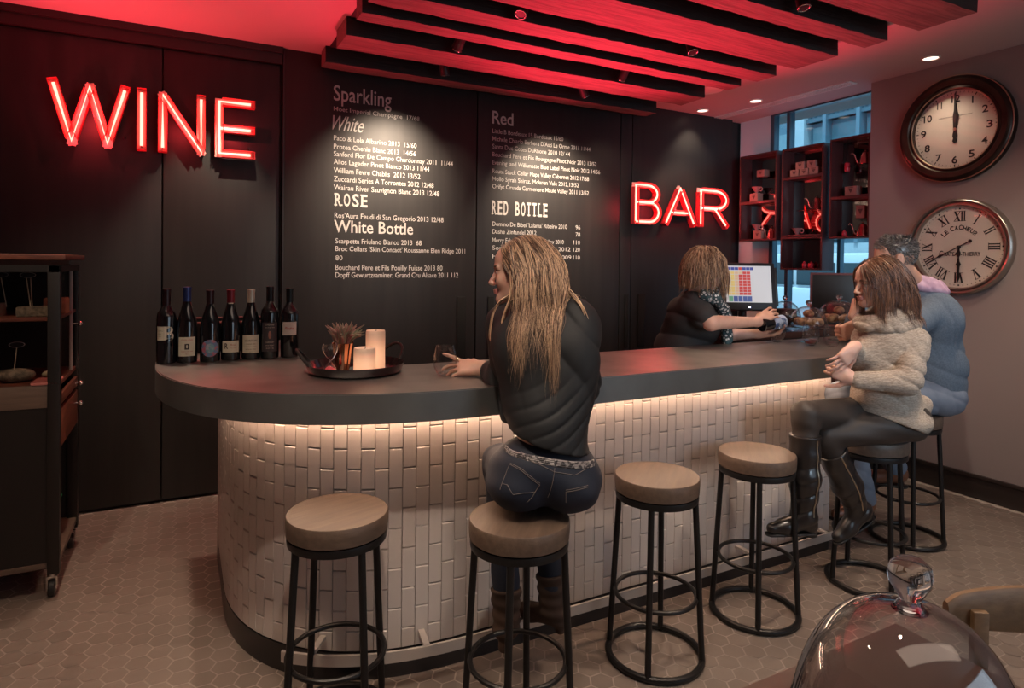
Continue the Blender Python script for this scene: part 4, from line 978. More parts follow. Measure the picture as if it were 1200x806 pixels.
o = MB().rng(-.04, .06, -.09, .06, 0, .012, .003).obj('ham_slice', mat('ham_pink', (.38, .12, .10), .5)); o.location = (-.545, 3.47, .9455); tag(o, 'pink sliced meat on the lower trolley shelf', 'cold meat')
def sign(lab, x, y, z, h, lean, sticks=1):
    t = thing('cheese_sign', lab, 'label pick', (x, y, z), group='oval name picks stuck in the cheeses')
    for k in range(sticks): MB().tube([((k-.5*(sticks-1))*.006, 0, 0), (lean+(k-.5*(sticks-1))*.016, 0, h)], .0022, 6).obj('stick', mat('stick_wood', (.42, .33, .22), .6), t)
    MB().lathe([(0, -.002), (.028, -.002), (.030, 0), (.028, .002), (0, .002)], n=28, squash=(1, .45, 1), M=Matrix.Translation((lean, -.003, h)) @ Matrix.Rotation(PI/2, 4, 'X')).obj('name_plate', M['black'], t)
    MB().torus((0, 0, 0), .028, .0016, n=32, m=6, M=Matrix.Translation((lean, -.005, h)) @ Matrix.Rotation(PI/2, 4, 'X') @ Matrix.Diagonal((1, .42, 1, 1))).obj('plate_rim', M['steel'], t)
sign('oval name pick on the pale wedge of the upper trolley shelf', -.70, 3.55, 1.28, .145, -.022)
sign('oval name pick with two sticks in the speckled wedge', -.60, 3.49, 1.28, .145, -.012, 2)
sign('oval name pick in the brown loaf of the lower trolley shelf', -.665, 3.50, .985, .13, .012)
tag(MB().tube([(-.515, 3.52, .44), (-.512, 3.525, .41), (-.518, 3.53, .375), (-.514, 3.528, .35)], [.008, .022, .018, .006], 10).obj('green_cloth', mat('green_cloth', (.05, .38, .12), .8)), 'small bright green cloth hanging in the open side of the trolley', 'cloth')

# ------------------------------------------------------------------ foreground table, glass dome and chair
ft = thing('dining_table', 'brown wooden dining table corner at the bottom of the picture', 'table', (0, 0, 0))
MB().rng(.15, 1.34, .10, .795, .722, .75, .004).obj('table_top', M['table'], ft)
MB().cyl((.78, .42, .03), (.78, .42, .722), .035).obj('pedestal', M['iron'], ft)
MB().lathe([(0, .0), (.24, 0), (.24, .012), (.05, .035), (0, .035)], (.78, .42, 0), n=48).obj('table_foot', M['iron'], ft)
dm = thing('cake_dome', 'large clear glass dome with a round knob on the table in front', 'cake dome', (.874, .500, .7505))
n = 22; rr = .158; hh_ = .292
def domep(r, h, dz=0): return [(r*min(1, math.cos(PI/2*i/n)**.78 if i < n else 0), dz+h*math.sin(PI/2*i/n)**.92) for i in range(n+1)]
o_ = domep(rr, hh_); i_ = domep(rr-.0035, hh_-.0035)
M['dome_glass'] = mat('dome_glass', (.97, .99, 1), .0, trans=1.0); M['dome_glass'].node_tree.nodes['Principled BSDF'].inputs['IOR'].default_value = 1.45
MB().lathe([(rr, 0)]+o_[1:]+i_[::-1][1:] if False else [(rr-.0035, 0), (rr, 0)]+o_[1:-1]+[(0, o_[-1][1])], n=96).obj('glass_dome', thin_glass('dome_thin', (.96, .97, .98), 2.6), dm)
MB().lathe([(max(0, a_), b_) for a_, b_ in i_], n=96).obj('inner_wall', thin_glass('dome_thin_in', (.98, .98, .98), 1.6), dm)
MB().lathe([(0, hh_-.002), (.022, hh_-.004), (.016, hh_+.004), (.0125, hh_+.010), (.017, hh_+.018), (.0255, hh_+.032), (.0275, hh_+.043), (.0245, hh_+.056), (.015, hh_+.065), (0, hh_+.068)], n=56).obj('knob', M['dome_glass'], dm)
MB().torus((0, 0, .004), rr-.001, .004, n=96).obj('base_rim', M['dome_glass'], dm)


# chair
hc = thing('dining_chair', 'oak dining chair with a curved back rail at the bottom right corner', 'chair', (0, 0, 0))
A = Vector((1.455, .757, 0)); Bv = Vector((1.80, .555, 0)); dd = (Bv-A).normalized(); nn_ = Vector((dd.y, -dd.x, 0)); nn_ = -nn_
cr = MB(); rows = []
K = 24
for i in range(K+1):
    s_ = i/K; e_ = min(1, min(s_, 1-s_)*9); c_ = A+(Bv-A)*s_ + nn_*(.030*math.sin(PI*s_))
    zt_ = .800+.010*math.sin(PI*s_)-.014*(1-e_)**2; zb3 = .733-.022*math.sin(PI*s_)*1.0+.020*(1-e_)**2
    w3 = .011
    ring = [(-w3, zb3+.006), (-w3, zt_-.008), (-w3*.5, zt_), (w3*.5, zt_), (w3, zt_-.008), (w3, zb3+.006), (w3*.5, zb3), (-w3*.5, zb3)]
    rows.append([cr.bm.verts.new(c_+nn_*q[0]+Vector((0, 0, q[1]))) for q in ring])
for a, c in zip(rows, rows[1:]):
    for q in range(8): cr.bm.faces.new((a[q], a[(q+1) % 8], c[(q+1) % 8], c[q]))
cr.bm.faces.new(rows[0][::-1]); cr.bm.faces.new(rows[-1]); cr.obj('back_rail', M['oak_light'], hc, angle=50)
for s_ in (.17, .83):
    c_ = A+(Bv-A)*s_+nn_*(.03*math.sin(PI*s_)-.018)
    MB().box((c_.x, c_.y, .60), (.032, .018, .34), rot=math.atan2(dd.y, dd.x), bev=.003).obj('back_post', M['oak_light'], hc)
mid = (A+Bv)/2
sc_c = mid-nn_*.20
MB().box((sc_c.x, sc_c.y, .44), (.40, .40, .03), rot=math.atan2(dd.y, dd.x), bev=.008).obj('seat', M['oak_light'], hc)
for sx, sy in ((-1, -1), (1, -1), (-1, 1), (1, 1)):
    c_ = sc_c+dd*(.17*sx)+nn_*(.17*sy)
    MB().cyl((c_.x, c_.y, .002), (c_.x, c_.y, .43), .015, .019).obj('leg', M['oak_light'], hc)

# ------------------------------------------------------------------ street outside the window
stone = mat('pale_stone', (.50, .57, .60), .8, noise=(2, (.42, .50, .54), .3, .7)); dkm = mat('facade_metal', (.12, .20, .25), .6); shw = mat('shop_glass', (.11, .20, .235), .2, noise=(.8, (.30, .42, .46), .35, .65))
struct(MB().rng(4.95, 16, -2, 16, -.2, -.1).obj('street', mat('asphalt', (.12, .13, .14), .8)))
fc = thing('street_building', 'pale stone office building with blue-grey metal windows across the street', 'building', (0, 0, 0))
MB().rng(12.2, 12.6, -1, 16, -.1, 8.5).obj('wall', dkm, fc)
MB().rng(11.95, 12.2, 9.26, 9.66, -.1, 8.5).rng(11.95, 12.2, 4.6, 5.0, -.1, 8.5).rng(11.95, 12.2, 10.6, 12.6, -.1, 8.5).obj('stone_pier', stone, fc)
MB().rng(12.0, 12.2, 5.0, 9.26, 1.15, 2.0).rng(12.0, 12.2, 9.66, 10.6, 1.15, 2.0).obj('stone_band', stone, fc)
for y0, y1 in ((8.86, 9.20), (8.12, 8.75), (7.35, 7.98), (6.6, 7.25), (5.85, 6.5), (5.1, 5.75), (9.75, 10.5)):
    g = MB().rng(12.17, 12.2, y0, y1, 2.1, 4.52).rng(12.17, 12.2, y0, y1, 5.45, 7.8).obj('window_pane', shw, fc)
for y_ in (8.80, 8.05, 7.30, 6.55, 5.80):
    MB().rng(11.97, 12.2, y_-.05, y_+.03, 2.0, 8.4).obj('mullion', mat('mullion_blue', (.13, .21, .26), .5), fc)
sp = MB().rng(12.08, 12.2, 5.0, 9.26, 4.62, 5.30).rng(12.02, 12.2, 5.0, 9.26, 4.62, 4.70).rng(12.02, 12.2, 5.0, 9.26, 5.22, 5.32)
sp.obj('spandrel', mat('spandrel_blue', (.08, .135, .17), .6), fc)
og = MB(); y_ = 5.05
while y_ < 9.24:
    og.prism([(y_, 4.74), (y_+.05, 4.74), (y_+.05, 5.10), (y_+.025, 5.18), (y_, 5.10)], 0, .05, M=Matrix(((0, 0, -1, 12.09), (1, 0, 0, 0), (0, 1, 0, 0), (0, 0, 0, 1)))); y_ += .105
og.obj('ornament', mat('ornament_blue', (.17, .26, .31), .6), fc)
# parked white van
vn = thing('parked_van', 'white van parked across the street, seen under the hanging shelves', 'van', (10.6, 7.6, -.1))
MB().rng(-.85, .85, -1.9, 1.75, .35, 1.25, .12).obj('body', mat('van_white', (.62, .68, .72), .3), vn)
MB().rng(-.78, .78, -1.7, .9, 1.20, 1.85, .15).obj('cabin', bpy.data.materials['van_white'], vn)
for y0, y1 in ((-1.5, -.75), (-.65, .1), (.18, .8)): MB().rng(-.80, -.77, y0, y1, 1.28, 1.68, .01).obj('side_window', mat('van_glass', (.03, .05, .06), .1), vn)
for y_ in (-1.2, 1.1):
    for x_ in (-.78, .62): MB().cyl((x_, y_, .33), (x_+.16, y_, .33), .33, n=28).obj('wheel', M['black'], vn)

# ================================================================== people: signed-distance modelling helpers
def _v(p): return np.array(p, dtype=np.float32)
class Cap:
    def __init__(s, a, b, ra, rb=None): s.a, s.b, s.ra, s.rb = _v(a), _v(b), ra, (ra if rb is None else rb)
    def __call__(s, p):
        ab = s.b-s.a; L = float(ab@ab)+1e-12; t = np.clip(((p-s.a)@ab)/L, 0, 1)
        return np.linalg.norm(p-s.a-t[:, None]*ab, axis=1)-(s.ra+(s.rb-s.ra)*t)
class Ell:
    def __init__(s, c, r, A=None): s.c, s.r = _v(c), _v(r); s.A = None if A is None else np.array(A, dtype=np.float32)
    def __call__(s, p):
        q = p-s.c
        if s.A is not None: q = q@s.A.T
        k0 = np.linalg.norm(q/s.r, axis=1); k1 = np.linalg.norm(q/(s.r*s.r), axis=1)+1e-9
        return k0*(k0-1)/k1
class HalfSpace:   # negative on the side against n
    def __init__(s, c, n): s.c, s.n = _v(c), _v(n)/np.linalg.norm(n)
    def __call__(s, p): return (p-s.c)@s.n
class Fn:
    def __init__(s, f): s.f = f
    def __call__(s, p): return s.f(p)
def smin(a, b, k):
    if k <= 0: return np.minimum(a, b)
    h = np.maximum(k-np.abs(a-b), 0)/k
    return np.minimum(a, b)-h*h*k*.25
class SDF:
    def __init__(s): s.ops = []
    def add(s, *prims, k=.02):
        for q in prims: s.ops.append(('+', q, k))
        return s
    def sub(s, *prims, k=.01):
        for q in prims: s.ops.append(('-', q, k))
        return s
    def cut(s, *prims, k=.004):
        for q in prims: s.ops.append(('&', q, k))
        return s
    def disp(s, f): s.ops.append(('d', f, 0)); return s
    def __call__(s, p):
        d = np.full(len(p), 10, dtype=np.float32)
        for op, q, k in s.ops:
            if op == '+': d = smin(d, q(p), k)
            elif op == '-': d = -smin(-d, q(p), k)
            elif op == '&': d = -smin(-d, -q(p), k)
            else: d = d+q(p)
        return d
def xf(prims, o, A):   # place head/hand-local primitives: A rows are the local axes in world space
    A = np.array([list(a) for a in A], dtype=np.float32); o = _v(o); out = []
    for q in prims:
        if isinstance(q, Cap): out.append(Cap(o+q.a@A, o+q.b@A, q.ra, q.rb))
        elif isinstance(q, Ell): out.append(Ell(o+q.c@A, q.r, A if q.A is None else q.A@A))
    return out
def sdf_mesh(f, lo, hi, h=.004, B=10):
    lo = _v(lo); hi = _v(hi); n = (np.ceil((hi-lo)/h/B).astype(int))*B+1
    G = np.full(n, 1.0, dtype=np.float32)
    nb = (n-1)//B
    ii = np.stack(np.meshgrid(*[np.arange(k) for k in nb], indexing='ij'), -1).reshape(-1, 3)
    cen = lo+(ii+.5)*B*h; d = f(cen.astype(np.float32)); rad = B*h*.87*1.35+.012
    off = np.stack(np.meshgrid(*[np.arange(B+1)]*3, indexing='ij'), -1).reshape(-1, 3)
    for k in np.where(d < -rad)[0]:
        a = ii[k]*B; G[a[0]:a[0]+B+1, a[1]:a[1]+B+1, a[2]:a[2]+B+1] = -1
    near = np.where(np.abs(d) <= rad)[0]
    for s0_ in range(0, len(near), 200):
        kk = near[s0_:s0_+200]
        pts = (lo+(ii[kk][:, None, :]*B+off[None])*h).reshape(-1, 3).astype(np.float32)
        v = f(pts).reshape(len(kk), B+1, B+1, B+1)
        for q, k in enumerate(kk):
            a = ii[k]*B; G[a[0]:a[0]+B+1, a[1]:a[1]+B+1, a[2]:a[2]+B+1] = v[q]
    S = G < 0
    act = np.zeros(tuple(n-1), bool); c8 = [(i, j, k) for i in (0, 1) for j in (0, 1) for k in (0, 1)]
    sl = lambda o: tuple(slice(o[q], n[q]-1+o[q]) for q in range(3))
    cnt = np.zeros(tuple(n-1), np.uint8)
    for o in c8: cnt += S[sl(o)]
    act = (cnt > 0) & (cnt < 8)
    idx = -np.ones(tuple(n-1), np.int64); cells = np.argwhere(act); idx[act] = np.arange(len(cells))
    acc = np.zeros((len(cells), 3), np.float64); num = np.zeros(len(cells))
    cv = {o: G[cells[:, 0]+o[0], cells[:, 1]+o[1], cells[:, 2]+o[2]] for o in c8}
    for a in c8:
        for ax in range(3):
            if a[ax]: continue
            b = list(a); b[ax] = 1; b = tuple(b); va, vb = cv[a], cv[b]; m = (va < 0) != (vb < 0)
            t = np.where(m, va/(va-vb+1e-20), 0)
            pt = np.tile(np.array(a, float), (len(cells), 1)); pt[:, ax] = t
            acc[m] += pt[m]; num[m] += 1
    V = lo+(cells+acc/num[:, None])*h
    quads = []
    for ax in range(3):
        u, w_ = [q for q in range(3) if q != ax]
        A_ = [slice(0, n[q]) for q in range(3)]; A_[ax] = slice(0, n[ax]-1); Bq = list(A_); Bq[ax] = slice(1, n[ax])
        ch = S[tuple(A_)] != S[tuple(Bq)]; e = np.argwhere(ch)
        ok = (e[:, u] > 0) & (e[:, w_] > 0) & (e[:, u] < n[u]-1) & (e[:, w_] < n[w_]-1); e = e[ok]
        flip = S[tuple(e.T)]
        def g(du, dw):
            c = e.copy(); c[:, u] -= du; c[:, w_] -= dw; return idx[tuple(c.T)]
        q = np.stack([g(0, 0), g(1, 0), g(1, 1), g(0, 1)], 1)
        rev = flip if ax != 1 else ~flip
        q[rev] = q[rev][:, ::-1]; quads.append(q)
    Q = np.concatenate(quads); Q = Q[(Q >= 0).all(1)]
    # outward orientation is checked once against the gradient
    return V, Q
def sdf_obj(name, f, lo, hi, m, parent=None, h=.004, regions=None, smooth=1):
    V, Q = sdf_mesh(f, lo, hi, h)
    p = V[Q[:200]].mean(1).astype(np.float32); a = V[Q[:200]]; nrm = np.cross(a[:, 2]-a[:, 0], a[:, 3]-a[:, 1]); nrm /= np.linalg.norm(nrm, axis=1)[:, None]+1e-12
    if np.median(f((p+nrm*.004).astype(np.float32))-f(p)) < 0: Q = Q[:, ::-1]
    for _ in range(smooth):
        s = np.zeros_like(V); c = np.zeros(len(V))
        for k in range(4):
            a, b = Q[:, k], Q[:, (k+1) % 4]
            for i, j in ((a, b), (b, a)):
                for ax in range(3): s[:, ax] += np.bincount(i, V[j, ax], len(V))
                c += np.bincount(i, minlength=len(V))
        V = .5*V+.5*s/np.maximum(c, 1)[:, None]
    me = bpy.data.meshes.new(name); me.vertices.add(len(V)); me.vertices.foreach_set('co', V.astype(np.float32).ravel())
    me.loops.add(len(Q)*4); me.loops.foreach_set('vertex_index', Q.astype(np.int32).ravel())
    me.polygons.add(len(Q)); me.polygons.foreach_set('loop_start', np.arange(0, len(Q)*4, 4, dtype=np.int32))
    me.polygons.foreach_set('use_smooth', np.ones(len(Q), bool))
    me.update(calc_edges=True); 
    ms = m if isinstance(m, list) else [m]
    for q in ms: me.materials.append(q)
    if regions:
        cen = V[Q].mean(1).astype(np.float32); mi = np.zeros(len(Q), np.int32)
        for k, fn in regions:
            mi[fn(cen)] = k
        me.polygons.foreach_set('material_index', mi)
    me.validate()
    o = bpy.data.objects.new(name, me); COL.objects.link(o)
    if parent is not None: o.parent = parent
    return o
def bounds(pts, pad):
    a = np.array([list(p) for p in pts]); return a.min(0)-pad, a.max(0)+pad

def head_prims(sc=1.0, male=False):
    P = []; j = 1.08 if male else 1.0
    add = lambda q, k: P.append((q, k))
    E = lambda c, r: Ell(np.array(c)*sc, np.array(r)*sc); C = lambda a, b, r, r2=None: Cap(np.array(a)*sc, np.array(b)*sc, r*sc, (r if r2 is None else r2)*sc)
    add(E((-.012, 0, .035), (.094, .074, .085)), .01); add(E((.030, 0, -.02), (.056*j, .056*j, .084)), .02); add(E((.043, 0, .045), (.045, .056, .045)), .02)
    for s in (1, -1):
        add(C((-.002, s*.047*j, -.045), (.064, s*.011*j, -.086), .018, .014*j), .025); add(E((.060, s*.034, -.026), (.022, .022, .022)), .02)
    add(E((.074, 0, -.088), (.014*j, .018*j, .013)), .018)
    add(C((.086, 0, .008), (.107, 0, -.029), .0065, .0085*j), .010); add(C((.097, -.011, -.034), (.097, .011, -.034), .0065), .008)
    for s in (1, -1): add(C((.087, s*.014, .023), (.077, s*.046, .021), .0055 if not male else .0075), .012)
    return P
def build_head(sdf, o, A, sc=1.0, male=False, ears=True):
    for q, k in head_prims(sc, male): sdf.add(*xf([q], o, A), k=k)
    E = lambda c, r: xf([Ell(np.array(c)*sc, np.array(r)*sc)], o, A)[0]
    sdf.sub(E((.097, .031, .003), (.014, .017, .010)), E((.097, -.031, .003), (.014, .017, .010)), k=.010*sc)
    sdf.add(E((.073, .031, .003), (.012, .013, .0115)), E((.073, -.031, .003), (.012, .013, .0115)), k=.002)
    for s in (1, -1): sdf.add(*xf([Cap(np.array((.082, s*.018, .011))*sc, np.array((.072, s*.045, .009))*sc, .0036*sc)], o, A), k=.003)
    sdf.add(E((.091, 0, -.054), (.0085, .020, .0050)), k=.006*sc); sdf.add(E((.0895, 0, -.0635), (.0085, .017, .0060)), k=.006*sc)
    sdf.sub(E((.102, 0, -.0585), (.010, .022, .0012)), k=.003*sc)
    if ears:
        for s in (1, -1):
            sdf.add(E((-.006, s*.078, -.004), (.019, .008, .031)), k=.008*sc); sdf.sub(E((-.001, s*.088, .0), (.010, .006, .019)), k=.004*sc)
def head_regions(o, A, sc=1.0):
    A = np.array([list(a) for a in A]); o = np.array(list(o))
    L = lambda p: ((p-o)@A.T)/sc
    def lips(p): q = L(p); return (np.abs(q[:, 1]) < .0225) & (q[:, 0] > .070) & (np.abs(q[:, 2]+.059) < .0105*(1-(q[:, 1]/.026)**2))
    def eyes(p): q = L(p); return (q[:, 0] > .072) & ((((np.abs(q[:, 1])-.031)/.0115)**2+((q[:, 2]-.003)/.0058)**2) < 1)
    def iris(p): q = L(p); return (q[:, 0] > .072) & ((((np.abs(q[:, 1])-.031)/.0055)**2+((q[:, 2]-.003)/.0055)**2) < 1)
    def brow(p): q = L(p); return (q[:, 0] > .060) & (np.abs(np.abs(q[:, 1])-.031) < .018) & (np.abs(q[:, 2]-.0255+(np.abs(np.abs(q[:, 1])-.028)*.15)) < .0035)
    def lash(p): q = L(p); return (q[:, 0] > .066) & (np.abs(np.abs(q[:, 1])-.031) < .016) & (np.abs(q[:, 2]-.0095) < .0022)
    return lips, eyes, iris, brow, lash
def hand(sdf, wrist, dirv, palm, side, curls, spread=.12, thumb=None, sc=1.0, k=.004):
    """dirv: towards the knuckles, palm: palm normal, side: +1 when the thumb lies at dirv x palm"""
    d = Vector(dirv).normalized(); pn = Vector(palm); pn = (pn-d*pn.dot(d)).normalized(); t = d.cross(pn)*side
    w_ = Vector(wrist); L = .088*sc
    sdf.add(Cap(w_, w_+d*.03*sc, .024*sc, .026*sc), k=.02)
    for q in range(4):
        a = w_+d*.015*sc+t*(.014-q*.010)*sc; b = w_+d*L*(1-.03*abs(q-1))+t*(.030-q*.020)*sc
        sdf.add(Cap(a, b, .014*sc, .0115*sc), k=.012)
    sdf.add(Ell(w_+d*.05*sc, (.042*sc, .036*sc, .014*sc), np.array([list(d), list(t), list(pn)])), k=.012)
    ln = [(.038, .024, .019), (.043, .027, .020), (.040, .025, .019), (.031, .019, .017)]
    tips = []
    for q in range(4):
        c = curls[q] if isinstance(curls[q], tuple) else (curls[q], curls[q]*1.1, curls[q]*.8)
        p = w_+d*L*(1-.03*abs(q-1))+t*(.030-q*.020)*sc; ang = 0; sp = (1.5-q)*spread
        for s_, l in enumerate(ln[q]):
            ang += c[s_]; dd_ = (d*math.cos(ang)+pn*math.sin(ang))+t*math.sin(sp)*max(0, math.cos(ang)); dd_.normalize()
            n_ = p+dd_*l*sc; r0_ = (.0088-.0009*s_)*sc*(1 if q < 3 else .87)
            sdf.add(Cap(p, n_, r0_, r0_-.0008), k=k)
            if s_ == 0 and q == 0: sdf.index_seg = (p.copy(), n_.copy(), r0_)
            p = n_
        tips.append(p)
    th = thumb or [(.75, .65, .1), (.85, .5, .25), (.9, .3, .35)]
    p = w_+d*.018*sc+t*.022*sc+pn*.006*sc
    for s_, (l, r_) in enumerate(((.042, .0135), (.034, .0100), (.027, .0088))):
        a, b, c = th[s_]; dd_ = (d*a+t*b+pn*c).normalized(); n_ = p+dd_*l*sc
        sdf.add(Cap(p, n_, r_*sc, r_*.85*sc), k=.006 if s_ else .014); p = n_
    return tips, p
def grad(f, p, e=.003):
    g = np.zeros_like(p)
    for ax in range(3):
        o = np.zeros(3, np.float32); o[ax] = e; g[:, ax] = f(p+o)-f(p-o)
    return g/(np.linalg.norm(g, axis=1)[:, None]+1e-9)
def drape(f, roots, dirs, length, steps, offs, gravity=.25, wave=(.004, 30), seed=0, stiff=.75, pull=None):
    """combed strands that slide over the surface f and fall"""
    rs = np.random.RandomState(seed); N = len(roots); p = roots.astype(np.float32).copy(); d = dirs.astype(np.float32).copy(); st = (length/steps)
    ph = rs.rand(N)*6.28; side = rs.randn(N, 3).astype(np.float32); side[:, 2] *= .2; side /= np.linalg.norm(side, axis=1)[:, None]
    out = [p.copy()]
    for s_ in range(steps):
        g = np.array([0, 0, -1], np.float32); d = d*stiff+g*gravity*(1 if pull is None else 1)
        if pull is not None: d = d+pull(p, s_/steps)
        d /= np.linalg.norm(d, axis=1)[:, None]+1e-9
        q = p+d*st[:, None]
        sd = f(q); need = offs*min(1, (s_+1)/6)-sd; m = need > 0
        if m.any(): q[m] += grad(f, q[m])*need[m][:, None]
        d = (q-p); d /= np.linalg.norm(d, axis=1)[:, None]+1e-9; p = q
        amp = wave[0]*min(1, s_/steps*2.2)
        out.append(p+side*(amp*np.sin(ph+wave[1]*s_/steps*length[:, None].mean()))[:, None])
    res = np.stack(out, 1); return res[res[:, :, 2].max(1) < roots[:, 2].max()+.016]
def strands_mesh(paths, r0_, r1_, n=4, taper=.25, rs=None):
    """paths (N, S, 3) to tapered tubes"""
    N, S, _ = paths.shape
    t = np.gradient(paths, axis=1); t /= np.linalg.norm(t, axis=2)[..., None]+1e-9
    ref = np.array([.3, .2, .93]); a = np.cross(t, ref); a /= np.linalg.norm(a, axis=2)[..., None]+1e-9; b = np.cross(t, a)
    s = np.linspace(0, 1, S); prof = np.minimum(1, .35+s*5)*np.clip((1-s)/taper, .06, 1)
    rad = (np.random.RandomState(5).uniform(r0_, r1_, N))[:, None]*prof[None]
    ang = np.arange(n)*2*PI/n
    V = paths[:, :, None, :]+rad[:, :, None, None]*(a[:, :, None, :]*np.cos(ang)[None, None, :, None]+b[:, :, None, :]*np.sin(ang)[None, None, :, None])
    V = V.reshape(-1, 3); base = (np.arange(N)*S*n)[:, None, None]; i = np.arange(S-1)[None, :, None]*n; k = np.arange(n)[None, None, :]
    a0 = base+i+k; a1 = base+i+(k+1) % n
    Q = np.stack([a0, a1, a1+n, a0+n], -1).reshape(-1, 4)
    return V, Q
def back_roots(o, A, sc, n, seed):
    R2, q2 = scalp(o, A, sc, n, seed, lambda q: (q[:, 2] > .0) & (q[:, 0] < -.015))
    A_ = np.array([list(a) for a in A]); nr = (q2-np.array([-.012, 0, .035]))/np.array([.094, .074, .085])
    D2 = np.stack([nr[:, 0]*.8-.3, nr[:, 1]*.45, np.full(len(q2), -.8)], 1)@A_; D2 /= np.linalg.norm(D2, axis=1)[:, None]
    return R2, D2
def hair_obj(name, parts, m, parent):
    """parts: list of (V, Q) merged into one hair mesh"""
    V = np.concatenate([p[0] for p in parts]); o = 0; Qs = []
    for v, q in parts: Qs.append(q+o); o += len(v)
    Q = np.concatenate(Qs)
    me = bpy.data.meshes.new(name); me.vertices.add(len(V)); me.vertices.foreach_set('co', V.astype(np.float32).ravel())
    me.loops.add(len(Q)*4); me.loops.foreach_set('vertex_index', Q.astype(np.int32).ravel())
    me.polygons.add(len(Q)); me.polygons.foreach_set('loop_start', np.arange(0, len(Q)*4, 4, dtype=np.int32)); me.polygons.foreach_set('use_smooth', np.ones(len(Q), bool))
    me.update(calc_edges=True); me.materials.append(m)
    cap_m = m.copy(); cap_m.name = m.name+'_under'; b = cap_m.node_tree.nodes['Principled BSDF']; r = [q for q in m.node_tree.nodes if q.type == 'VALTORGB'][0]
    for l in list(b.inputs['Base Color'].links): cap_m.node_tree.links.remove(l)
    b.inputs['Base Color'].default_value = [.75*r.color_ramp.elements[0].color[q]+.25*r.color_ramp.elements[1].color[q] for q in range(3)]+[1]
    me.materials.append(cap_m); mi = np.zeros(len(Q), np.int32); mi[:len(parts[0][1])] = 1; me.polygons.foreach_set('material_index', mi)
    me.validate()
    ob = bpy.data.objects.new(name, me); COL.objects.link(ob); ob.parent = parent; return ob
def folds(dirv, freq, amp, warp=2.0, wf=9, zmin=None, zmax=None, c=None, r=None, sharp=1.0):
    d = np.array(list(dirv), np.float32); d /= np.linalg.norm(d)
    def f(p):
        w_ = np.sin(p[:, 0]*wf+p[:, 2]*wf*.7)+np.sin(p[:, 1]*wf*1.3-p[:, 2]*wf*.9+1.7)
        s = np.sin((p@d)*freq+warp*w_)
        if amp > .0028: s = 1-2*np.abs(np.sin(((p@d)*freq+warp*w_)*.5+.3*s))**.8   # soft ridges between sharper creases
        wgt = np.ones(len(p), np.float32)
        if zmin is not None: wgt *= np.clip((p[:, 2]-zmin)/.04, 0, 1)
        if zmax is not None: wgt *= np.clip((zmax-p[:, 2])/.04, 0, 1)
        if c is not None: wgt *= np.exp(-(np.linalg.norm(p-_v(c), axis=1)/r)**2)
        return amp*s*wgt
    return f
def frame(face_dir, up=(0, 0, 1), tilt=0):
    x = Vector(face_dir).normalized(); u = Vector(up); y = u.cross(x).normalized(); z = x.cross(y)
    if tilt: Rm = Matrix.Rotation(tilt, 3, x); y = Rm @ y; z = Rm @ z
    return [x, y, z]
SR = r0; SF = f0      # horizontal directions across and into the room as the photographer stood
UP = Vector((0, 0, 1))
def skin_mat(name, col):
    m = mat(name, col, .5, noise=(25, tuple(c*.9 for c in col), .35, .7))
    b = m.node_tree.nodes['Principled BSDF']; b.inputs['Subsurface Weight'].default_value = .15; b.inputs['Subsurface Radius'].default_value = (.02, .008, .004); b.inputs['Subsurface Scale'].default_value = .5
    return m
M['lip'] = mat('lips', (.42, .17, .15), .4); M['eye_white'] = mat('eye_white', (.6, .56, .52), .2); M['iris'] = mat('iris', (.04, .03, .025), .15)
M['brow'] = mat('brow', (.09, .055, .035), .8); M['nail'] = mat('nail', (.02, .01, .012), .25)
def face_mats(skin): return [skin, M['lip'], M['eye_white'], M['iris'], M['brow']]
def face_regs(o, A, sc):
    lips, eyes, iris, brow, lash = head_regions(o, A, sc); return [(1, lips), (2, eyes), (3, iris), (4, brow), (4, lash)]
def hairmat(name, dark, light, rough=.38):
    m = bpy.data.materials.new(name); m.use_nodes = True; nt = m.node_tree; b = nt.nodes['Principled BSDF']; g = nt.nodes.new('ShaderNodeNewGeometry'); r = nt.nodes.new('ShaderNodeValToRGB')
    r.color_ramp.elements[0].color = (*dark, 1); r.color_ramp.elements[1].color = (*light, 1); r.color_ramp.elements[0].position = .25; r.color_ramp.elements[1].position = .95
    nt.links.new(g.outputs['Random Per Island'], r.inputs[0]); nt.links.new(r.outputs[0], b.inputs['Base Color']); b.inputs['Roughness'].default_value = rough
    b.inputs['Specular IOR Level'].default_value = .6; return m
def scalp(o, A, sc, n, seed, region):
    """random scalp points in head-local space where region(q) holds, returned in world space with outward normals"""
    rs = np.random.RandomState(seed); u = rs.randn(n*6, 3); u /= np.linalg.norm(u, axis=1)[:, None]
    q = (np.array([-.012, 0, .035])+u*np.array([.094, .074, .085]))
    q = q[region(q)][:n]*sc; A_ = np.array([list(a) for a in A]); return (np.array(list(o))+q@A_).astype(np.float32), q/sc

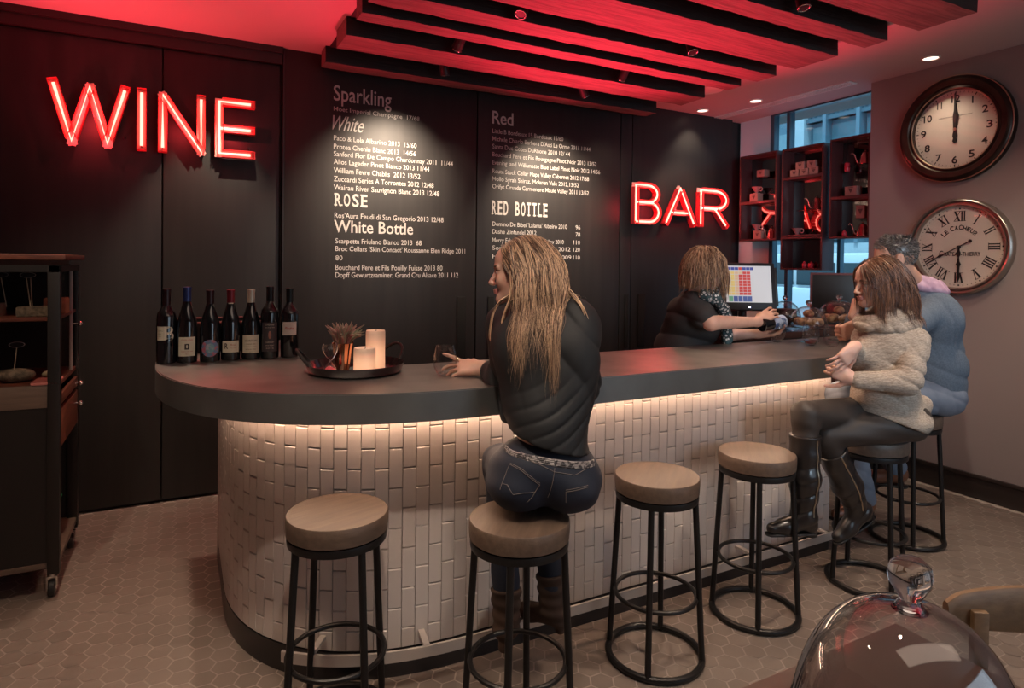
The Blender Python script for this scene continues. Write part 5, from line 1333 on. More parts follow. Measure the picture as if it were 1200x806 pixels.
# ================================================================== woman in black top at the bar (seen from behind)
def woman_bar():
    skin = skin_mat('skin_fair', (.62, .36, .27)); sc = .98
    t = None
    hd_o = Vector((1.009, 1.865, 1.469)); fd = -SR*.985+SF*.10+UP*-.05; A = frame(fd, tilt=.08)
    pel = Vector((1.027, 1.733, 0.818)); hl = pel-SR*.085; hr = pel+SR*.085; ws = Vector((1.039, 1.740, 0.963)); ch = Vector((1.034, 1.780, 1.205)); nk = Vector((1.033, 1.806, 1.380))
    shl = Vector((0.971, 1.893, 1.301)); shr = Vector((1.134, 1.718, 1.316)); ell_ = Vector((1.008, 1.973, 1.088)); wrl = Vector((0.985, 2.109, 1.114)); elr = Vector((1.236, 1.831, 1.083)); wrr = Vector((1.16, 2.10, 1.125))
    # body
    s = SDF()
    s.add(Ell(pel, (.125, .085, .08), np.array([list(SR), list(SF), list(UP)])), k=.03)
    s.add(Cap(pel+UP*.05, ws, .085, .082), Cap(ws, ch, .080, .09), k=.05)
    s.add(Ell(ch+UP*.02, (.12, .08, .11), np.array([list(SR), list(SF), list(UP)])), k=.05)
    s.add(Cap(shl+SR*.02, shr-SR*.02, .05, .05), k=.05)
    s.add(Cap(nk-UP*.03, hd_o-A[0]*.020-A[2]*.045, .052, .047), k=.03)
    kl = Vector((1.045, 2.075, .765)); kr = Vector((1.225, 2.085, .76)); al = Vector((1.035, 1.995, .29)); ar = Vector((1.225, 1.995, .30))
    s.add(Cap(hl, kl, .074, .050), Cap(hr, kr, .074, .050), k=.03)
    s.add(Cap(kl, al, .046, .034), Cap(kr, ar, .050, .034), k=.03)
    s.add(Cap(shl, ell_, .045, .036), Cap(ell_, wrl, .035, .023), Cap(shr, elr, .045, .036), Cap(elr, wrr, .035, .024), k=.025)
    build_head(s, hd_o, A, sc)
    # left hand around the glass: thumb-side up, fingers reach the bowl
    gl = Vector((.863, 2.184, 1.14)); dv = (gl-wrl); dv.z = .0; dv.normalize()
    hand(s, wrl, dv+UP*.02, SF*.55-UP*.8, -1 if dv.cross(SF*.55-UP*.8).dot(UP) < 0 else 1, [(-.38, .12, .15), (.15, .45, .3), (.35, .55, .4), (.45, .6, .5)], .14, thumb=[(.6, .75, .25), (.8, .5, .45), (.9, .2, .5)], sc=.95)
    ring_at = s.index_seg
    hand(s, wrr, Vector((-.9, -.1, .02)), (0, 0, -1), 1, [.25, .25, .3, .35], .08, sc=.95)
    lo, hi = bounds([pel, hd_o, shl, shr, wrl-SR*.18, kl, kr, al, ar, wrr], .17)
    body = sdf_obj('person', s, lo, hi, face_mats(skin), h=.0042, regions=face_regs(hd_o, A, sc))
    tag(body, 'woman with long blonde hair seated with her back to us, holding a glass', 'person')
    # jeans
    j = SDF(); Ax = np.array([list(SR), list(SF), list(UP)])
    j.add(Ell(pel-SR*.078-UP*.012, (.103, .115, .094), Ax), Ell(pel+SR*.082-UP*.016, (.103, .115, .092), Ax), k=.035)
    j.add(Ell(pel+UP*.05+SR*.004, (.140, .112, .10), Ax), k=.05)
    j.add(Cap(hl+SF*.03, kl, .094, .064), Cap(hr+SF*.03, kr, .094, .064), k=.03); j.add(Cap(kl, al, .062, .047), Cap(kr, ar, .062, .047), k=.03)
    top_n = (UP*1.0+SR*.24-SF*.0).normalized(); wp = Vector((1.000, 1.648, 0.948))
    j.cut(HalfSpace(wp, top_n)); j.cut(HalfSpace(Vector((1.1, 2, .285)), -UP))
    j.sub(Cap(pel-SF*.125+UP*.03, pel-SF*.12-UP*.10, .001, .002), k=.008)
    j.disp(folds((1, .3, 2), 70, .0018, 1.5, 8)); 
    jo = sdf_obj('jeans', j, *bounds([pel+UP*.06, hl-SR*.02, hr+SR*.02, kl, kr, al, ar, pel-SF*.04], .15), mat('dark_denim', (.006, .009, .020), .75, noise=(6, (.010, .016, .034), .35, .75), bump=(400, .25, .001)), body, h=.0045)
    # pocket seams and belt follow the jeans surface
    def onsurf(f, pts, off=.001):
        p = np.array([list(q) for q in pts], np.float32)
        for _ in range(14):
            d = f(p); p = p-grad(f, p)*(d-off)[:, None]*.8
        return [Vector(q) for q in p]
    st = MB()
    def seam(px_pts, r=.0010, off=.0012, n=8):
        d_ = []
        for a, b in zip(px_pts, px_pts[1:]): d_ += [a.lerp(b, i/n) for i in range(n)]
        d_.append(px_pts[-1]); st.tube(onsurf(j, d_, off), r, 6)
    for dx in (0, .006): seam([Vector((0.854, 1.689, 0.903))+UP*dx, Vector((0.905, 1.662, 0.875))+UP*dx, Vector((0.957, 1.634, 0.830))+UP*dx])
    seam([Vector((0.854, 1.689, 0.903)), Vector((0.841, 1.695, 0.854)), Vector((0.834, 1.698, 0.810))]); seam([Vector((0.957, 1.634, 0.830)), Vector((0.941, 1.642, 0.796)), Vector((0.923, 1.651, 0.773))])
    seam([Vector((0.843, 1.694, 0.839)), Vector((0.864, 1.683, 0.834)), Vector((0.884, 1.672, 0.803)), Vector((0.914, 1.656, 0.809)), Vector((0.946, 1.640, 0.809))])
    for dx in (0, .006): seam([Vector((1.026, 1.598, 0.813))+UP*dx, Vector((1.064, 1.578, 0.821))+UP*dx, Vector((1.103, 1.558, 0.832))+UP*dx])
    seam([Vector((1.026, 1.598, 0.813)), Vector((1.026, 1.598, 0.774))]); seam([Vector((0.998, 1.614, 0.887)), Vector((0.991, 1.617, 0.843)), Vector((0.978, 1.623, 0.779))]); seam([Vector((0.881, 1.676, 0.970)), Vector((0.939, 1.645, 0.907)), Vector((0.996, 1.615, 0.874)), Vector((1.055, 1.584, 0.867)), Vector((1.108, 1.557, 0.888))])
    st.obj('stitching', mat('denim_thread', (.13, .11, .10), .7), jo)
    bl = MB(); bp_ = []
    for i in range(13):
        q = -1.25+2.5*i/12; bp_.append(pel+SR*.16*math.sin(q)-SF*.12*math.cos(q)+UP*(.092-.036*math.sin(q)*1.0))
    bp_ = onsurf(j, bp_, .002)
    for dz in (-.008, -.003, .002, .007): bl.tube([p+UP*dz for p in bp_], .0042, 6)
    bl.obj('belt', mat('patterned_belt', (.30, .27, .26), .6, noise=(90, (.04, .035, .04), .48, .55)), jo)
    # black batwing top
    s = SDF()
    s.add(Cap(ws-UP*.075+SR*.006, ws+UP*.04, .132, .114), Cap(ws+UP*.04, ch, .112, .124), k=.05)
    s.add(Ell(ch+UP*.035, (.155, .11, .125), Ax), Ell(Vector((1.101, 1.699, 1.144)), (.085, .09, .17), Ax), Ell(Vector((1.120, 1.691, 1.240)), (.065, .08, .10), Ax), k=.05)
    s.add(Cap(shl, shr, .062, .064), Cap(nk-UP*.055, nk-UP*.015, .085, .064), k=.05)
    s.add(Cap(shl, ell_, .060, .058), Cap(ell_, wrl+(ell_-wrl)*.38, .052, .040), Cap(shr, elr, .066, .06), Cap(elr, elr.lerp(wrr, .6), .055, .04), k=.035)
    s.add(Cap(ell_+SR*.02, Vector((0.989, 1.846, 0.997)), .052, .045), Cap(shl+SR*.03, Vector((0.994, 1.821, 1.047)), .055, .06), k=.05)
    s.cut(HalfSpace(Vector((1.011, 1.641, 0.935)), -(UP*1.0+SR*.30)), k=.008)
    s.sub(Cap(nk-UP*.008, nk+UP*.12, .060, .070), k=.008)
    s.disp(folds(UP*1.0+SR*-.75, 130, .0045, 2.2, 12, c=Vector((1.033, 1.654, 1.024)), r=.12)); s.disp(folds(SR*1.0+UP*.30, 110, .0065, 1.2, 8, c=Vector((0.958, 1.864, 1.127)), r=.12)); s.disp(folds(SR+UP*.9, 52, .0040, 2.2, 9))
    blk = mat('black_jersey', (.011, .012, .014), .7, bump=(200, .12, .001))
    sdf_obj('top', s, *bounds([ws-UP*.03, ch, shl, shr, ell_, elr, wrr, nk], .17), blk, body, h=.0045)
    tops = s
    # boots
    bm_ = mat('brown_suede', (.035, .017, .011), .8, noise=(14, (.060, .030, .018), .35, .7), bump=(90, .4, .002))
    for a_, kn_, toe in ((al, kl, Vector((.45, .65, 0))), (ar, kr, Vector((-.35, .75, 0)))):
        b = SDF(); u_ = (kn_-a_).normalized(); toe = toe.normalized(); ank = a_-UP*.075
        b.add(Cap(a_+u_*.045, ank, .056, .046), k=.02); b.add(Cap(ank-UP*.02-toe*.02, ank+toe*.10-UP*.052, .040, .031), Cap(ank+toe*.10-UP*.052, ank+toe*.14-UP*.056, .031, .026), k=.03)
        b.add(Cap(ank-toe*.035-UP*.03, ank-toe*.038-UP*.075, .024, .020), k=.012)
        b.cut(HalfSpace(a_+u_*.045, u_), k=.006); b.cut(HalfSpace(ank-UP*.084, -UP), k=.004)
        b.disp(folds(UP+toe*.3, 130, .0028, 1.5, 14))
        sdf_obj('boot', b, *bounds([a_+u_*.05, ank+toe*.15-UP*.05, ank-UP*.08, ank-toe*.04], .06), bm_, body, h=.004)
    # ring
    a_, b_, rr_ = ring_at; rc = a_.lerp(b_, .55); MB().torus((0, 0, 0), rr_+.0008, .0018, n=28, m=8, M=Matrix.Translation(rc) @ (b_-a_).to_track_quat('Z', 'Y').to_matrix().to_4x4()).obj('finger_ring', M['chrome'], body)
    # hair
    hs = SDF()
    for q, k in head_prims(sc): hs.add(*xf([q], hd_o, A), k=k)
    hs.add(Cap(nk-UP*.03, hd_o-A[0]*.02-A[2]*.04, .055, .05), k=.03)
    coll = SDF().add(Fn(hs), k=0).add(Fn(tops), k=.02)
    capf = SDF(); coll.add(Fn(capf), k=.01); capf.add(*xf([Ell(np.array((-.020, 0, .034))*sc, np.array((.094, .079, .091))*sc), Ell(np.array((-.05, 0, -.05))*sc, np.array((.058, .064, .09))*sc)], hd_o, A), k=.05)
    A_ = np.array([list(a) for a in A])
    capf.cut(HalfSpace(hd_o+A[0]*.058+A[2]*.02, A[0]*.8-A[2]*.55), k=.02)
    V, Q = sdf_mesh(capf, *bounds([hd_o, hd_o-A[2]*.1], .17), .006)
    parts = [(V, Q)]
    def reg(q): return (q[:, 2] > .02) & (np.abs(q[:, 1]) < .050) & (q[:, 0] < .062)
    R_, ql = scalp(hd_o, A, sc, 3000, 3, reg)
    sgn = np.where(ql[:, 1] >= -.006, 1, -1).astype(np.float32)
    dl_ = np.stack([-.25-ql[:, 0]*3.0, sgn*1.0, np.full(len(ql), .10)], 1); D_ = dl_@A_; D_ /= np.linalg.norm(D_, axis=1)[:, None]
    R2, D2 = back_roots(hd_o, A, sc, 500, 13); R_ = np.concatenate([R_, R2]); D_ = np.concatenate([D_, D2])
    rs = np.random.RandomState(1)
    ln = rs.uniform(.33, .49, len(R_)).astype(np.float32); off = rs.uniform(.0015, .013, len(R_)).astype(np.float32)
    camside = np.array(list(-SF), np.float32); back = np.array(list(-A[0]), np.float32)
    target_x = np.array(list(SR), np.float32)
    c0 = np.array(list(Vector((0.979, 1.719, 1.257))), np.float32)
    def pull(p, s_):
        g = np.zeros_like(p)
        if s_ > .12:
            dx = (p-c0)@target_x; side_ = np.sign(dx); mag = np.clip((np.abs(dx)-.065)*4, 0, .5); g -= (side_*mag)[:, None]*target_x
            dy = (p-c0)@(-camside); g += (np.clip(dy*2.0, 0, .25))[:, None]*camside
        if .02 < s_ < .30: g += back*.16+camside*.02
        return g
    paths = drape(coll, R_, D_, ln, 46, off, .30, (.016, 22), 2, .72, pull)
    parts.append(strands_mesh(paths, .0005, .0013, 4, .5))
    # two loose locks: one at the cheek, one over the right shoulder
    def lock(pts, n, spread, r_, seed):
        r2 = np.random.RandomState(seed); P_ = np.array([list(p) for p in pts]); S = 26; u = np.linspace(0, len(P_)-1, S); L0 = []
        base = np.stack([np.interp(u, np.arange(len(P_)), P_[:, q]) for q in range(3)], 1)
        for _ in range(2): base[1:-1] = (base[:-2]+base[1:-1]*2+base[2:])/4
        for _ in range(n):
            o_ = r2.randn(3)*spread; o2 = r2.randn(3)*spread*.7; L0.append(base+o_[None]+(o2-o_)[None]*np.linspace(0, 1, S)[:, None]+np.sin(np.linspace(0, 9, S)+r2.rand()*6)[:, None]*r2.randn(3)[None]*.0018)
        return strands_mesh(np.array(L0), r_*.7, r_, 5, .5)
    parts.append(lock([Vector((0.956, 1.814, 1.539)), Vector((0.934, 1.802, 1.464)), Vector((0.940, 1.798, 1.401)), Vector((0.901, 1.807, 1.382)), Vector((0.884, 1.827, 1.345)), Vector((0.883, 1.848, 1.260)), Vector((0.891, 1.844, 1.241))], 14, .0028, .0018, 3))
    parts.append(lock([Vector((0.944, 1.809, 1.525)), Vector((0.930, 1.792, 1.388)), Vector((0.911, 1.801, 1.319)), Vector((0.894, 1.808, 1.256))], 10, .003, .0018, 4))
    parts.append(lock([Vector((1.087, 1.779, 1.476)), Vector((1.093, 1.707, 1.417)), Vector((1.111, 1.652, 1.371)), Vector((1.125, 1.633, 1.319)), Vector((1.148, 1.632, 1.281))], 22, .0035, .0018, 5))
    parts.append(lock([Vector((0.948, 1.818, 1.553)), Vector((0.947, 1.784, 1.470)), Vector((0.955, 1.756, 1.376)), Vector((0.931, 1.756, 1.295)), Vector((0.917, 1.751, 1.229)), Vector((0.906, 1.745, 1.161))], 30, .005, .0020, 6))
    parts.append(lock([Vector((0.975, 1.782, 1.566)), Vector((0.986, 1.741, 1.444)), Vector((0.964, 1.716, 1.311)), Vector((0.931, 1.710, 1.234)), Vector((0.918, 1.716, 1.186))], 30, .006, .0020, 7))
    parts.append(lock([Vector((1.047, 1.767, 1.526)), Vector((1.052, 1.694, 1.405)), Vector((1.030, 1.671, 1.300)), Vector((0.997, 1.675, 1.208)), Vector((1.009, 1.668, 1.140))], 34, .006, .0020, 8))
    hair_obj('hair', parts, hairmat('blonde_hair', (.080, .038, .022), (.86, .57, .36)), body)
    return body
woman_bar()

# ================================================================== woman in the knitted sweater
AXB = np.array([list(SR), list(SF), list(UP)])
def torso_ax(right, up=UP):
    r_ = Vector(right).normalized(); u = Vector(up).normalized(); f_ = u.cross(r_).normalized(); r_ = f_.cross(u); return np.array([list(r_), list(f_), list(u)])
def woman_sweater():
    skin = skin_mat('skin_rosy', (.60, .35, .27)); sc = .97
    hd = Vector((2.792, 1.768, 1.430)); fd = -SR*.97-SF*.06-UP*.12; A = frame(fd, tilt=-.06)
    pel = Vector((2.913, 1.775, 0.818)); ws = Vector((2.861, 1.770, 0.966)); ch = Vector((2.848, 1.757, 1.146)); nk = Vector((2.864, 1.751, 1.290))
    hf = pel+Vector((-.06, .075, -.005)); hn = pel+Vector((.01, -.085, -.01))
    shn = Vector((2.883, 1.649, 1.176)); shf = Vector((2.878, 1.866, 1.167)); en = Vector((2.775, 1.613, 1.008)); wn = Vector((2.607, 1.746, 1.009)); ef = Vector((2.807, 1.868, 1.042)); wf = Vector((2.610, 1.746, 1.155))
    kf = Vector((2.402, 1.828, 0.858)); af = Vector((2.397, 1.825, 0.428)); kn_ = Vector((2.547, 1.841, 0.749)); an = Vector((2.775, 1.830, 0.384))
    s = SDF(); TA = torso_ax(shn-shf)
    s.add(Ell(pel, (.11, .085, .08), TA), Cap(pel, ws, .085, .08), Cap(ws, ch, .08, .088), k=.05); s.add(Cap(shf, shn, .042, .042), k=.05)
    s.add(Cap(nk-UP*.04, hd-A[0]*.02-A[2]*.045, .05, .046), k=.03)
    s.add(Cap(hf, kf, .070, .048), Cap(hn, kn_, .072, .048), k=.03); s.add(Cap(kf, af, .044, .032), Cap(kn_, an, .044, .032), k=.02)
    s.add(Cap(shn, en, .040, .032), Cap(en, wn, .031, .022), Cap(shf, ef, .04, .032), Cap(ef, wf, .031, .022), k=.02)
    build_head(s, hd, A, sc)
    hand(s, wf, -SR*.62-SF*.1-UP*.62, SF*.95-SR*.25, 1, [.25, .3, .32, .35], .06, thumb=[(.6, .75, .2), (.8, .5, .3), (.9, .35, .35)], sc=.92)
    hand(s, wn, -SR*.75+UP*.42+SF*.25, SF*.6-UP*.2+SR*.5, 1, [.7, .8, .8, .8], .03, thumb=[(.5, .8, .2), (.7, .6, .3), (.8, .5, .35)], sc=.92)
    lo, hi = bounds([pel, hd, shn, shf, wf-SR*.1, wn-SR*.1, kf, kn_, af, an], .15)
    body = sdf_obj('person', s, lo, hi, face_mats(skin), h=.0045, regions=face_regs(hd, A, sc))
    tag(body, 'brown-haired woman in a cream knitted sweater and tall boots, seated legs crossed', 'person')
    # leggings
    j = SDF(); j.add(Ell(pel-UP*.01, (.132, .115, .085), TA), k=.04)
    j.add(Cap(hf, kf, .084, .059), Cap(hn, kn_, .092, .060), k=.02); j.add(Cap(kf, af, .056, .045), Cap(kn_, an, .056, .045), k=.02)
    j.cut(HalfSpace(pel+UP*.11, UP)); j.cut(HalfSpace(Vector((2.396, 1.827, 0.584)), -UP)); j.disp(folds((.4, .3, 1), 90, .0016, 1.6, 9))
    sdf_obj('leggings', j, *bounds([pel, hf, hn, kf, kn_, an, af], .14), mat('brown_leggings', (.030, .021, .017), .6, bump=(150, .15, .001)), body, h=.0048)
    # sweater
    s = SDF(); s.add(Cap(pel+UP*.015, ws, .145, .120), Cap(ws, ch, .118, .112), k=.06); s.add(Ell(ch+UP*.015, (.138, .10, .11), TA), k=.05)
    s.add(Ell(ws-UP*.03-SR*.035-SF*.02, (.09, .11, .09), TA), Ell(pel-SR*.075+UP*.012, (.105, .13, .068), TA), k=.05)
    s.add(Ell(ch-SR*.085-UP*.03-SF*.02, (.055, .09, .055), TA), k=.05)
    s.add(Cap(shf, shn, .060, .060), k=.05); s.add(Ell(pel-UP*.01+Vector((-.02, -.01, 0)), (.178, .158, .088), TA), k=.04)
    s.add(Cap(shf, ef, .056, .048), Cap(ef, wf+(ef-wf)*.08, .044, .034), k=.014); s.add(Cap(shn, en, .060, .050), Cap(en, wn+(en-wn)*.06, .050, .036), k=.005)
    s.add(Cap(Vector((3.067, 1.718, 0.863)), Vector((3.057, 1.723, 0.807)), .045, .038), k=.04)
    s.cut(HalfSpace(Vector((2.760, 1.709, 0.833)), -(UP*1.0+SR*.36+SF*.05)), k=.01)
    s.sub(Cap(nk+UP*.0, nk+UP*.13-SR*.03, .058, .080), Cap(nk-SR*.07-UP*.02, nk-SR*.10-UP*.075, .034, .012), k=.008)
    s.disp(folds(SR*.5+UP*1.0, 95, .0075, 1.3, 9, c=en+SR*.02, r=.12)); s.disp(folds(UP+SR*.3, 62, .008, 2.0, 8, c=ws-SR*.05, r=.15)); s.disp(folds(SR+UP*.7, 70, .005, 1.4, 8, c=shn-UP*.05, r=.13)); s.disp(folds(UP, 420, .0008, .3, 20))
    km = mat('cream_knit', (.44, .36, .29), .9, noise=(95, (.27, .21, .165), .40, .66), bump=(160, .5, .002), wave=(70, .6, 2.5), stretch=(1, 1, 3.2))
    so = sdf_obj('sweater', s, *bounds([pel-UP*.02, ch, shn, shf, en, ef, wn, wf, nk], .17), km, body, h=.0045)
    cl = SDF()
    for dz, R1, r2, lean in ((-.052, .100, .022, .25), (-.030, .092, .021, .8), (-.006, .078, .018, 1.0)):
        c_ = nk+UP*(dz+.005)-SR*(.012*lean*3); n = 26; ring = []
        for i in range(n+1):
            q = 2*PI*i/n; ring.append(c_+SR*math.cos(q)*R1*1.12+SF*math.sin(q)*R1+UP*(.030*math.cos(q)*lean+.006*math.sin(2*q+dz*90)))
        for a, b in zip(ring, ring[1:]): cl.add(Cap(a, b, r2, r2), k=.012)
    cl.disp(folds(SR+UP*.8, 130, .003, 1.4, 9))
    sdf_obj('cowl_collar', cl, *bounds([nk], .17), km, so, h=.004)
    # tall boots with zips
    lm = mat('black_leather', (.012, .010, .010), .28, bump=(45, .35, .002), coat=.3); zm = mat('zip_brass', (.55, .46, .34), .3, 1)
    for kx, ax, toe, zs in ((kf, af, (-SR*.95-SF*.12), (-SF*.95+SR*.35)), (kn_, an, (-SR*.80-UP*.45-SF*.2), (-SF*.98+SR*.05))):
        toe = toe.normalized(); u_ = (kx-ax).normalized(); top = ax+u_*(kx-ax).length*.80; b = SDF(); sole = (u_*1.0-toe*(u_.dot(toe))).normalized()
        b.add(Cap(top, ax+u_*.15, .065, .060), Cap(ax+u_*.15, ax, .060, .046), k=.03)
        b.add(Cap(ax-sole*.018, ax+toe*.085-sole*.052, .044, .033), Cap(ax+toe*.085-sole*.052, ax+toe*.145-sole*.058, .033, .026), k=.03)
        b.add(Cap(ax-toe*.022-sole*.02, ax-toe*.026-sole*.055, .038, .032), k=.02)
        b.cut(HalfSpace(top-u_*.0, u_), k=.003); b.cut(HalfSpace(ax-sole*.078, -sole), k=.003)
        b.disp(folds(u_+toe*.35, 105, .0045, 1.6, 12, c=ax+u_*.07, r=.13)); b.disp(folds(u_+toe*.2, 60, .002, 1.8, 9))
        bo = sdf_obj('boot', b, *bounds([top, ax, ax+toe*.16-sole*.06, ax-sole*.08, ax-toe*.05], .085), lm, body, h=.004)
        hb = SDF().add(Cap(ax-toe*.028-sole*.070, ax-toe*.032-sole*.092, .030, .028), k=.0); hb.cut(HalfSpace(ax-sole*.098, -sole), k=.001); hb.cut(HalfSpace(ax+toe*.002-sole*.06, toe), k=.001)
        sdf_obj('heel', hb, *bounds([ax-toe*.03-sole*.08], .06), M['black'], bo, h=.0035)
        sl_ = SDF().add(Cap(ax-sole*.078-toe*.02, ax+toe*.15-sole*.080, .034, .026), k=0); sl_.cut(HalfSpace(ax-sole*.087, -sole), k=.001); sl_.cut(HalfSpace(ax-sole*.076, sole), k=.001)
        sdf_obj('sole', sl_, *bounds([ax-sole*.08, ax+toe*.16-sole*.08], .05), M['black'], bo, h=.0035)
        zp = []
        for i in range(20):
            q = i/19; zp.append(top-u_*.012+(ax+u_*.02-top)*q+zs*.08+(-toe*.012+sole*0)*math.sin(q*3))
        p = np.array([list(v_) for v_ in zp], np.float32)
        for _ in range(14): d = b(p); p = p-grad(b, p)*(d-.001)[:, None]*.8
        MB().tube([Vector(v_) for v_ in p], .0032, 6).obj('zip', zm, bo)
    # hair
    hs = SDF()
    for q, k in head_prims(sc): hs.add(*xf([q], hd, A), k=k)
    hs.add(Cap(nk-UP*.03, hd-A[0]*.02-A[2]*.04, .052, .05), k=.03)
    coll = SDF().add(Fn(hs), k=0).add(Fn(s), k=.02).add(Fn(cl), k=.02)
    capf = SDF(); coll.add(Fn(capf), k=.01); capf.add(*xf([Ell(np.array((-.020, 0, .034))*sc, np.array((.094, .078, .090))*sc), Ell(np.array((-.055, 0, -.05))*sc, np.array((.052, .062, .085))*sc)], hd, A), k=.05)
    capf.cut(HalfSpace(hd+A[0]*.056+A[2]*.02, A[0]*.8-A[2]*.55), k=.02)
    parts = [sdf_mesh(capf, *bounds([hd, hd-A[2]*.1], .17), .006)]
    reg = lambda q: (q[:, 2] > .02) & (np.abs(q[:, 1]) < .055) & (q[:, 0] < .066)
    R_, ql = scalp(hd, A, sc, 2200, 9, reg); A_ = np.array([list(a) for a in A])
    sgn = np.where(ql[:, 1] >= -.010, 1, -1).astype(np.float32)
    D_ = np.stack([-.15-ql[:, 0]*2.5+(ql[:, 0] > .045)*.45, sgn, np.full(len(ql), .1)], 1)@A_; D_ /= np.linalg.norm(D_, axis=1)[:, None]
    rs = np.random.RandomState(4); R2, D2 = back_roots(hd, A, sc, 400, 13); R_ = np.concatenate([R_, R2]); D_ = np.concatenate([D_, D2]); ln = rs.uniform(.19, .28, len(R_)).astype(np.float32); off = rs.uniform(.0015, .012, len(R_)).astype(np.float32)
    back = np.array(list(-A[0]), np.float32)
    def pull(p, q):
        g = np.zeros_like(p)
        if .03 < q < .40: g += back*.17
        return g
    parts.append(strands_mesh(drape(coll, R_, D_, ln, 36, off, .30, (.006, 20), 6, .74, pull), .0006, .0015, 4, .4))
    hair_obj('hair', parts, hairmat('brown_hair', (.045, .018, .010), (.26, .12, .065), .3), body)
woman_sweater()

# ================================================================== man in the blue-grey sweater
def man():
    skin = skin_mat('skin_tan', (.50, .27, .19)); sc = 1.04
    hd = Vector((3.425, 2.071, 1.547)); fd = -SR*.90+SF*.30-UP*.16; A = frame(fd, tilt=.05)
    pel = Vector((3.714, 2.022, 0.808)); ws = Vector((3.697, 2.011, 0.963)); ch = Vector((3.649, 2.017, 1.202)); nk = Vector((3.623, 2.056, 1.417))
    shn = Vector((3.627, 1.962, 1.281)); shf = Vector((3.693, 2.243, 1.280)); en = Vector((3.172, 1.949, 1.137)); wn = Vector((2.984, 1.981, 1.218)); ef = Vector((3.395, 2.283, 1.118)); wf = Vector((3.229, 2.169, 1.239))
    hf = pel+Vector((-.07, .08, -.01)); hn = pel+Vector((-.01, -.07, -.01)); kn_ = Vector((3.054, 2.119, 0.828)); kf = Vector((3.398, 2.300, 0.822)); an = Vector((3.283, 2.127, 0.254)); af = Vector((3.635, 2.170, 0.355))
    TA = torso_ax(shn-shf); s = SDF()
    s.add(Ell(pel, (.11, .09, .08), TA), Cap(pel, ws, .09, .09), Cap(ws, ch, .10, .12), k=.05); s.add(Cap(shf, shn, .055, .055), k=.05)
    s.add(Cap(nk-UP*.04, hd-A[0]*.02-A[2]*.05, .060, .055), k=.03)
    s.add(Cap(hf, kf, .08, .055), Cap(hn, kn_, .08, .055), Cap(kf, af, .05, .038), Cap(kn_, an, .05, .038), k=.02)
    s.add(Cap(shn, en, .048, .040), Cap(en, wn, .038, .027), Cap(shf, ef, .048, .04), Cap(ef, wf, .038, .026), k=.02)
    build_head(s, hd, A, sc, True)
    hand(s, wn, -SR*.8-UP*.45, SF+UP*.1, 1, [1.1, 1.15, 1.2, 1.2], .02, thumb=[(.6, .6, .4), (.75, .2, .6), (.8, -.1, .5)])
    hand(s, wf, UP*.85+SR*.15, SR*.9, 1, [.9, 1.0, 1.1, 1.2], .02, thumb=[(.7, .6, .3), (.8, .3, .3), (.9, .2, .2)])
    lo, hi = bounds([pel, hd, shn, shf, wf+UP*.1, wn-SR*.1, kf, kn_, af, an], .16)
    body = sdf_obj('person', s, lo, hi, face_mats(skin), h=.005, regions=face_regs(hd, A, sc))
    tag(body, 'short-haired man in a blue-grey sweater seated behind the woman in the knitted sweater', 'person')
    j = SDF(); j.add(Ell(pel-UP*.015, (.125, .12, .09), TA), k=.04); j.add(Cap(hf, kf, .10, .072), Cap(hn, kn_, .10, .072), Cap(kf, af, .068, .056), Cap(kn_, an, .068, .056), k=.025)
    j.cut(HalfSpace(pel+UP*.12, UP)); j.add(Cap(pel+UP*.02-SR*.015, pel+UP*.10, .118, .12), k=.03); j.cut(HalfSpace(Vector((3.283, 2.126, 0.208)), -UP)); j.disp(folds((.4, .3, 1), 70, .003, 1.6, 9)); j.disp(folds(SR+UP*.3, 60, .004, 1.2, 8, c=pel, r=.2))
    sdf_obj('jeans', j, *bounds([pel, hf, hn, kf, kn_, an, af], .16), mat('light_denim', (.13, .15, .195), .8, noise=(7, (.19, .22, .27), .35, .75), bump=(300, .3, .001)), body, h=.0055)
    s = SDF(); s.add(Cap(pel-UP*.01, ws, .158, .145), Cap(ws, ch, .140, .14), k=.06); s.add(Ell(ch+UP*.02, (.185, .13, .13), TA), k=.05)
    s.add(Cap(shf, shn, .078, .080), k=.06); s.add(Cap(nk-UP*.06, nk-UP*.02, .11, .085), k=.05)
    s.add(Cap(shn, en, .080, .062), Cap(en, wn+(en-wn)*.12, .060, .044), Cap(shf, ef, .075, .058), Cap(ef, wf+(ef-wf)*.2, .056, .045), k=.025)
    s.cut(HalfSpace(Vector((3.637, 1.927, 0.754)), -(UP+SR*.02)), k=.012); s.sub(Cap(nk-UP*.0, nk+UP*.13-SR*.04, .068, .080), k=.008)
    s.disp(folds(UP+SR*.5, 62, .008, 1.8, 8, c=ws+SR*.05, r=.2)); s.disp(folds(SR+UP*.5, 75, .007, 1.3, 8, c=shn-UP*.08, r=.15))
    sw = sdf_obj('sweater', s, *bounds([pel-UP*.02, ch, shn, shf, en, ef, wn, wf, nk], .21), mat('blue_grey_knit', (.115, .145, .185), .9, noise=(130, (.085, .108, .14), .4, .62), bump=(180, .4, .002)), body, h=.0055)
    cl = SDF()
    for dz, R1, r2 in ((-.026, .098, .020), (-.004, .086, .019), (.016, .076, .015)):
        c_ = nk+UP*dz+SR*.012; ring = [c_+SR*math.cos(2*PI*i/24)*R1*1.15+SF*math.sin(2*PI*i/24)*R1+UP*(-.022*math.cos(2*PI*i/24)) for i in range(25)]
        for a, b in zip(ring, ring[1:]): cl.add(Cap(a, b, r2, r2), k=.014)
    cl.disp(folds(SR+UP*.8, 100, .003, 1.4, 9))
    sdf_obj('scarf', cl, *bounds([nk], .20), mat('mauve_scarf', (.42, .25, .33), .85, noise=(30, (.52, .34, .42), .4, .65), bump=(150, .3, .002)), body, h=.005)
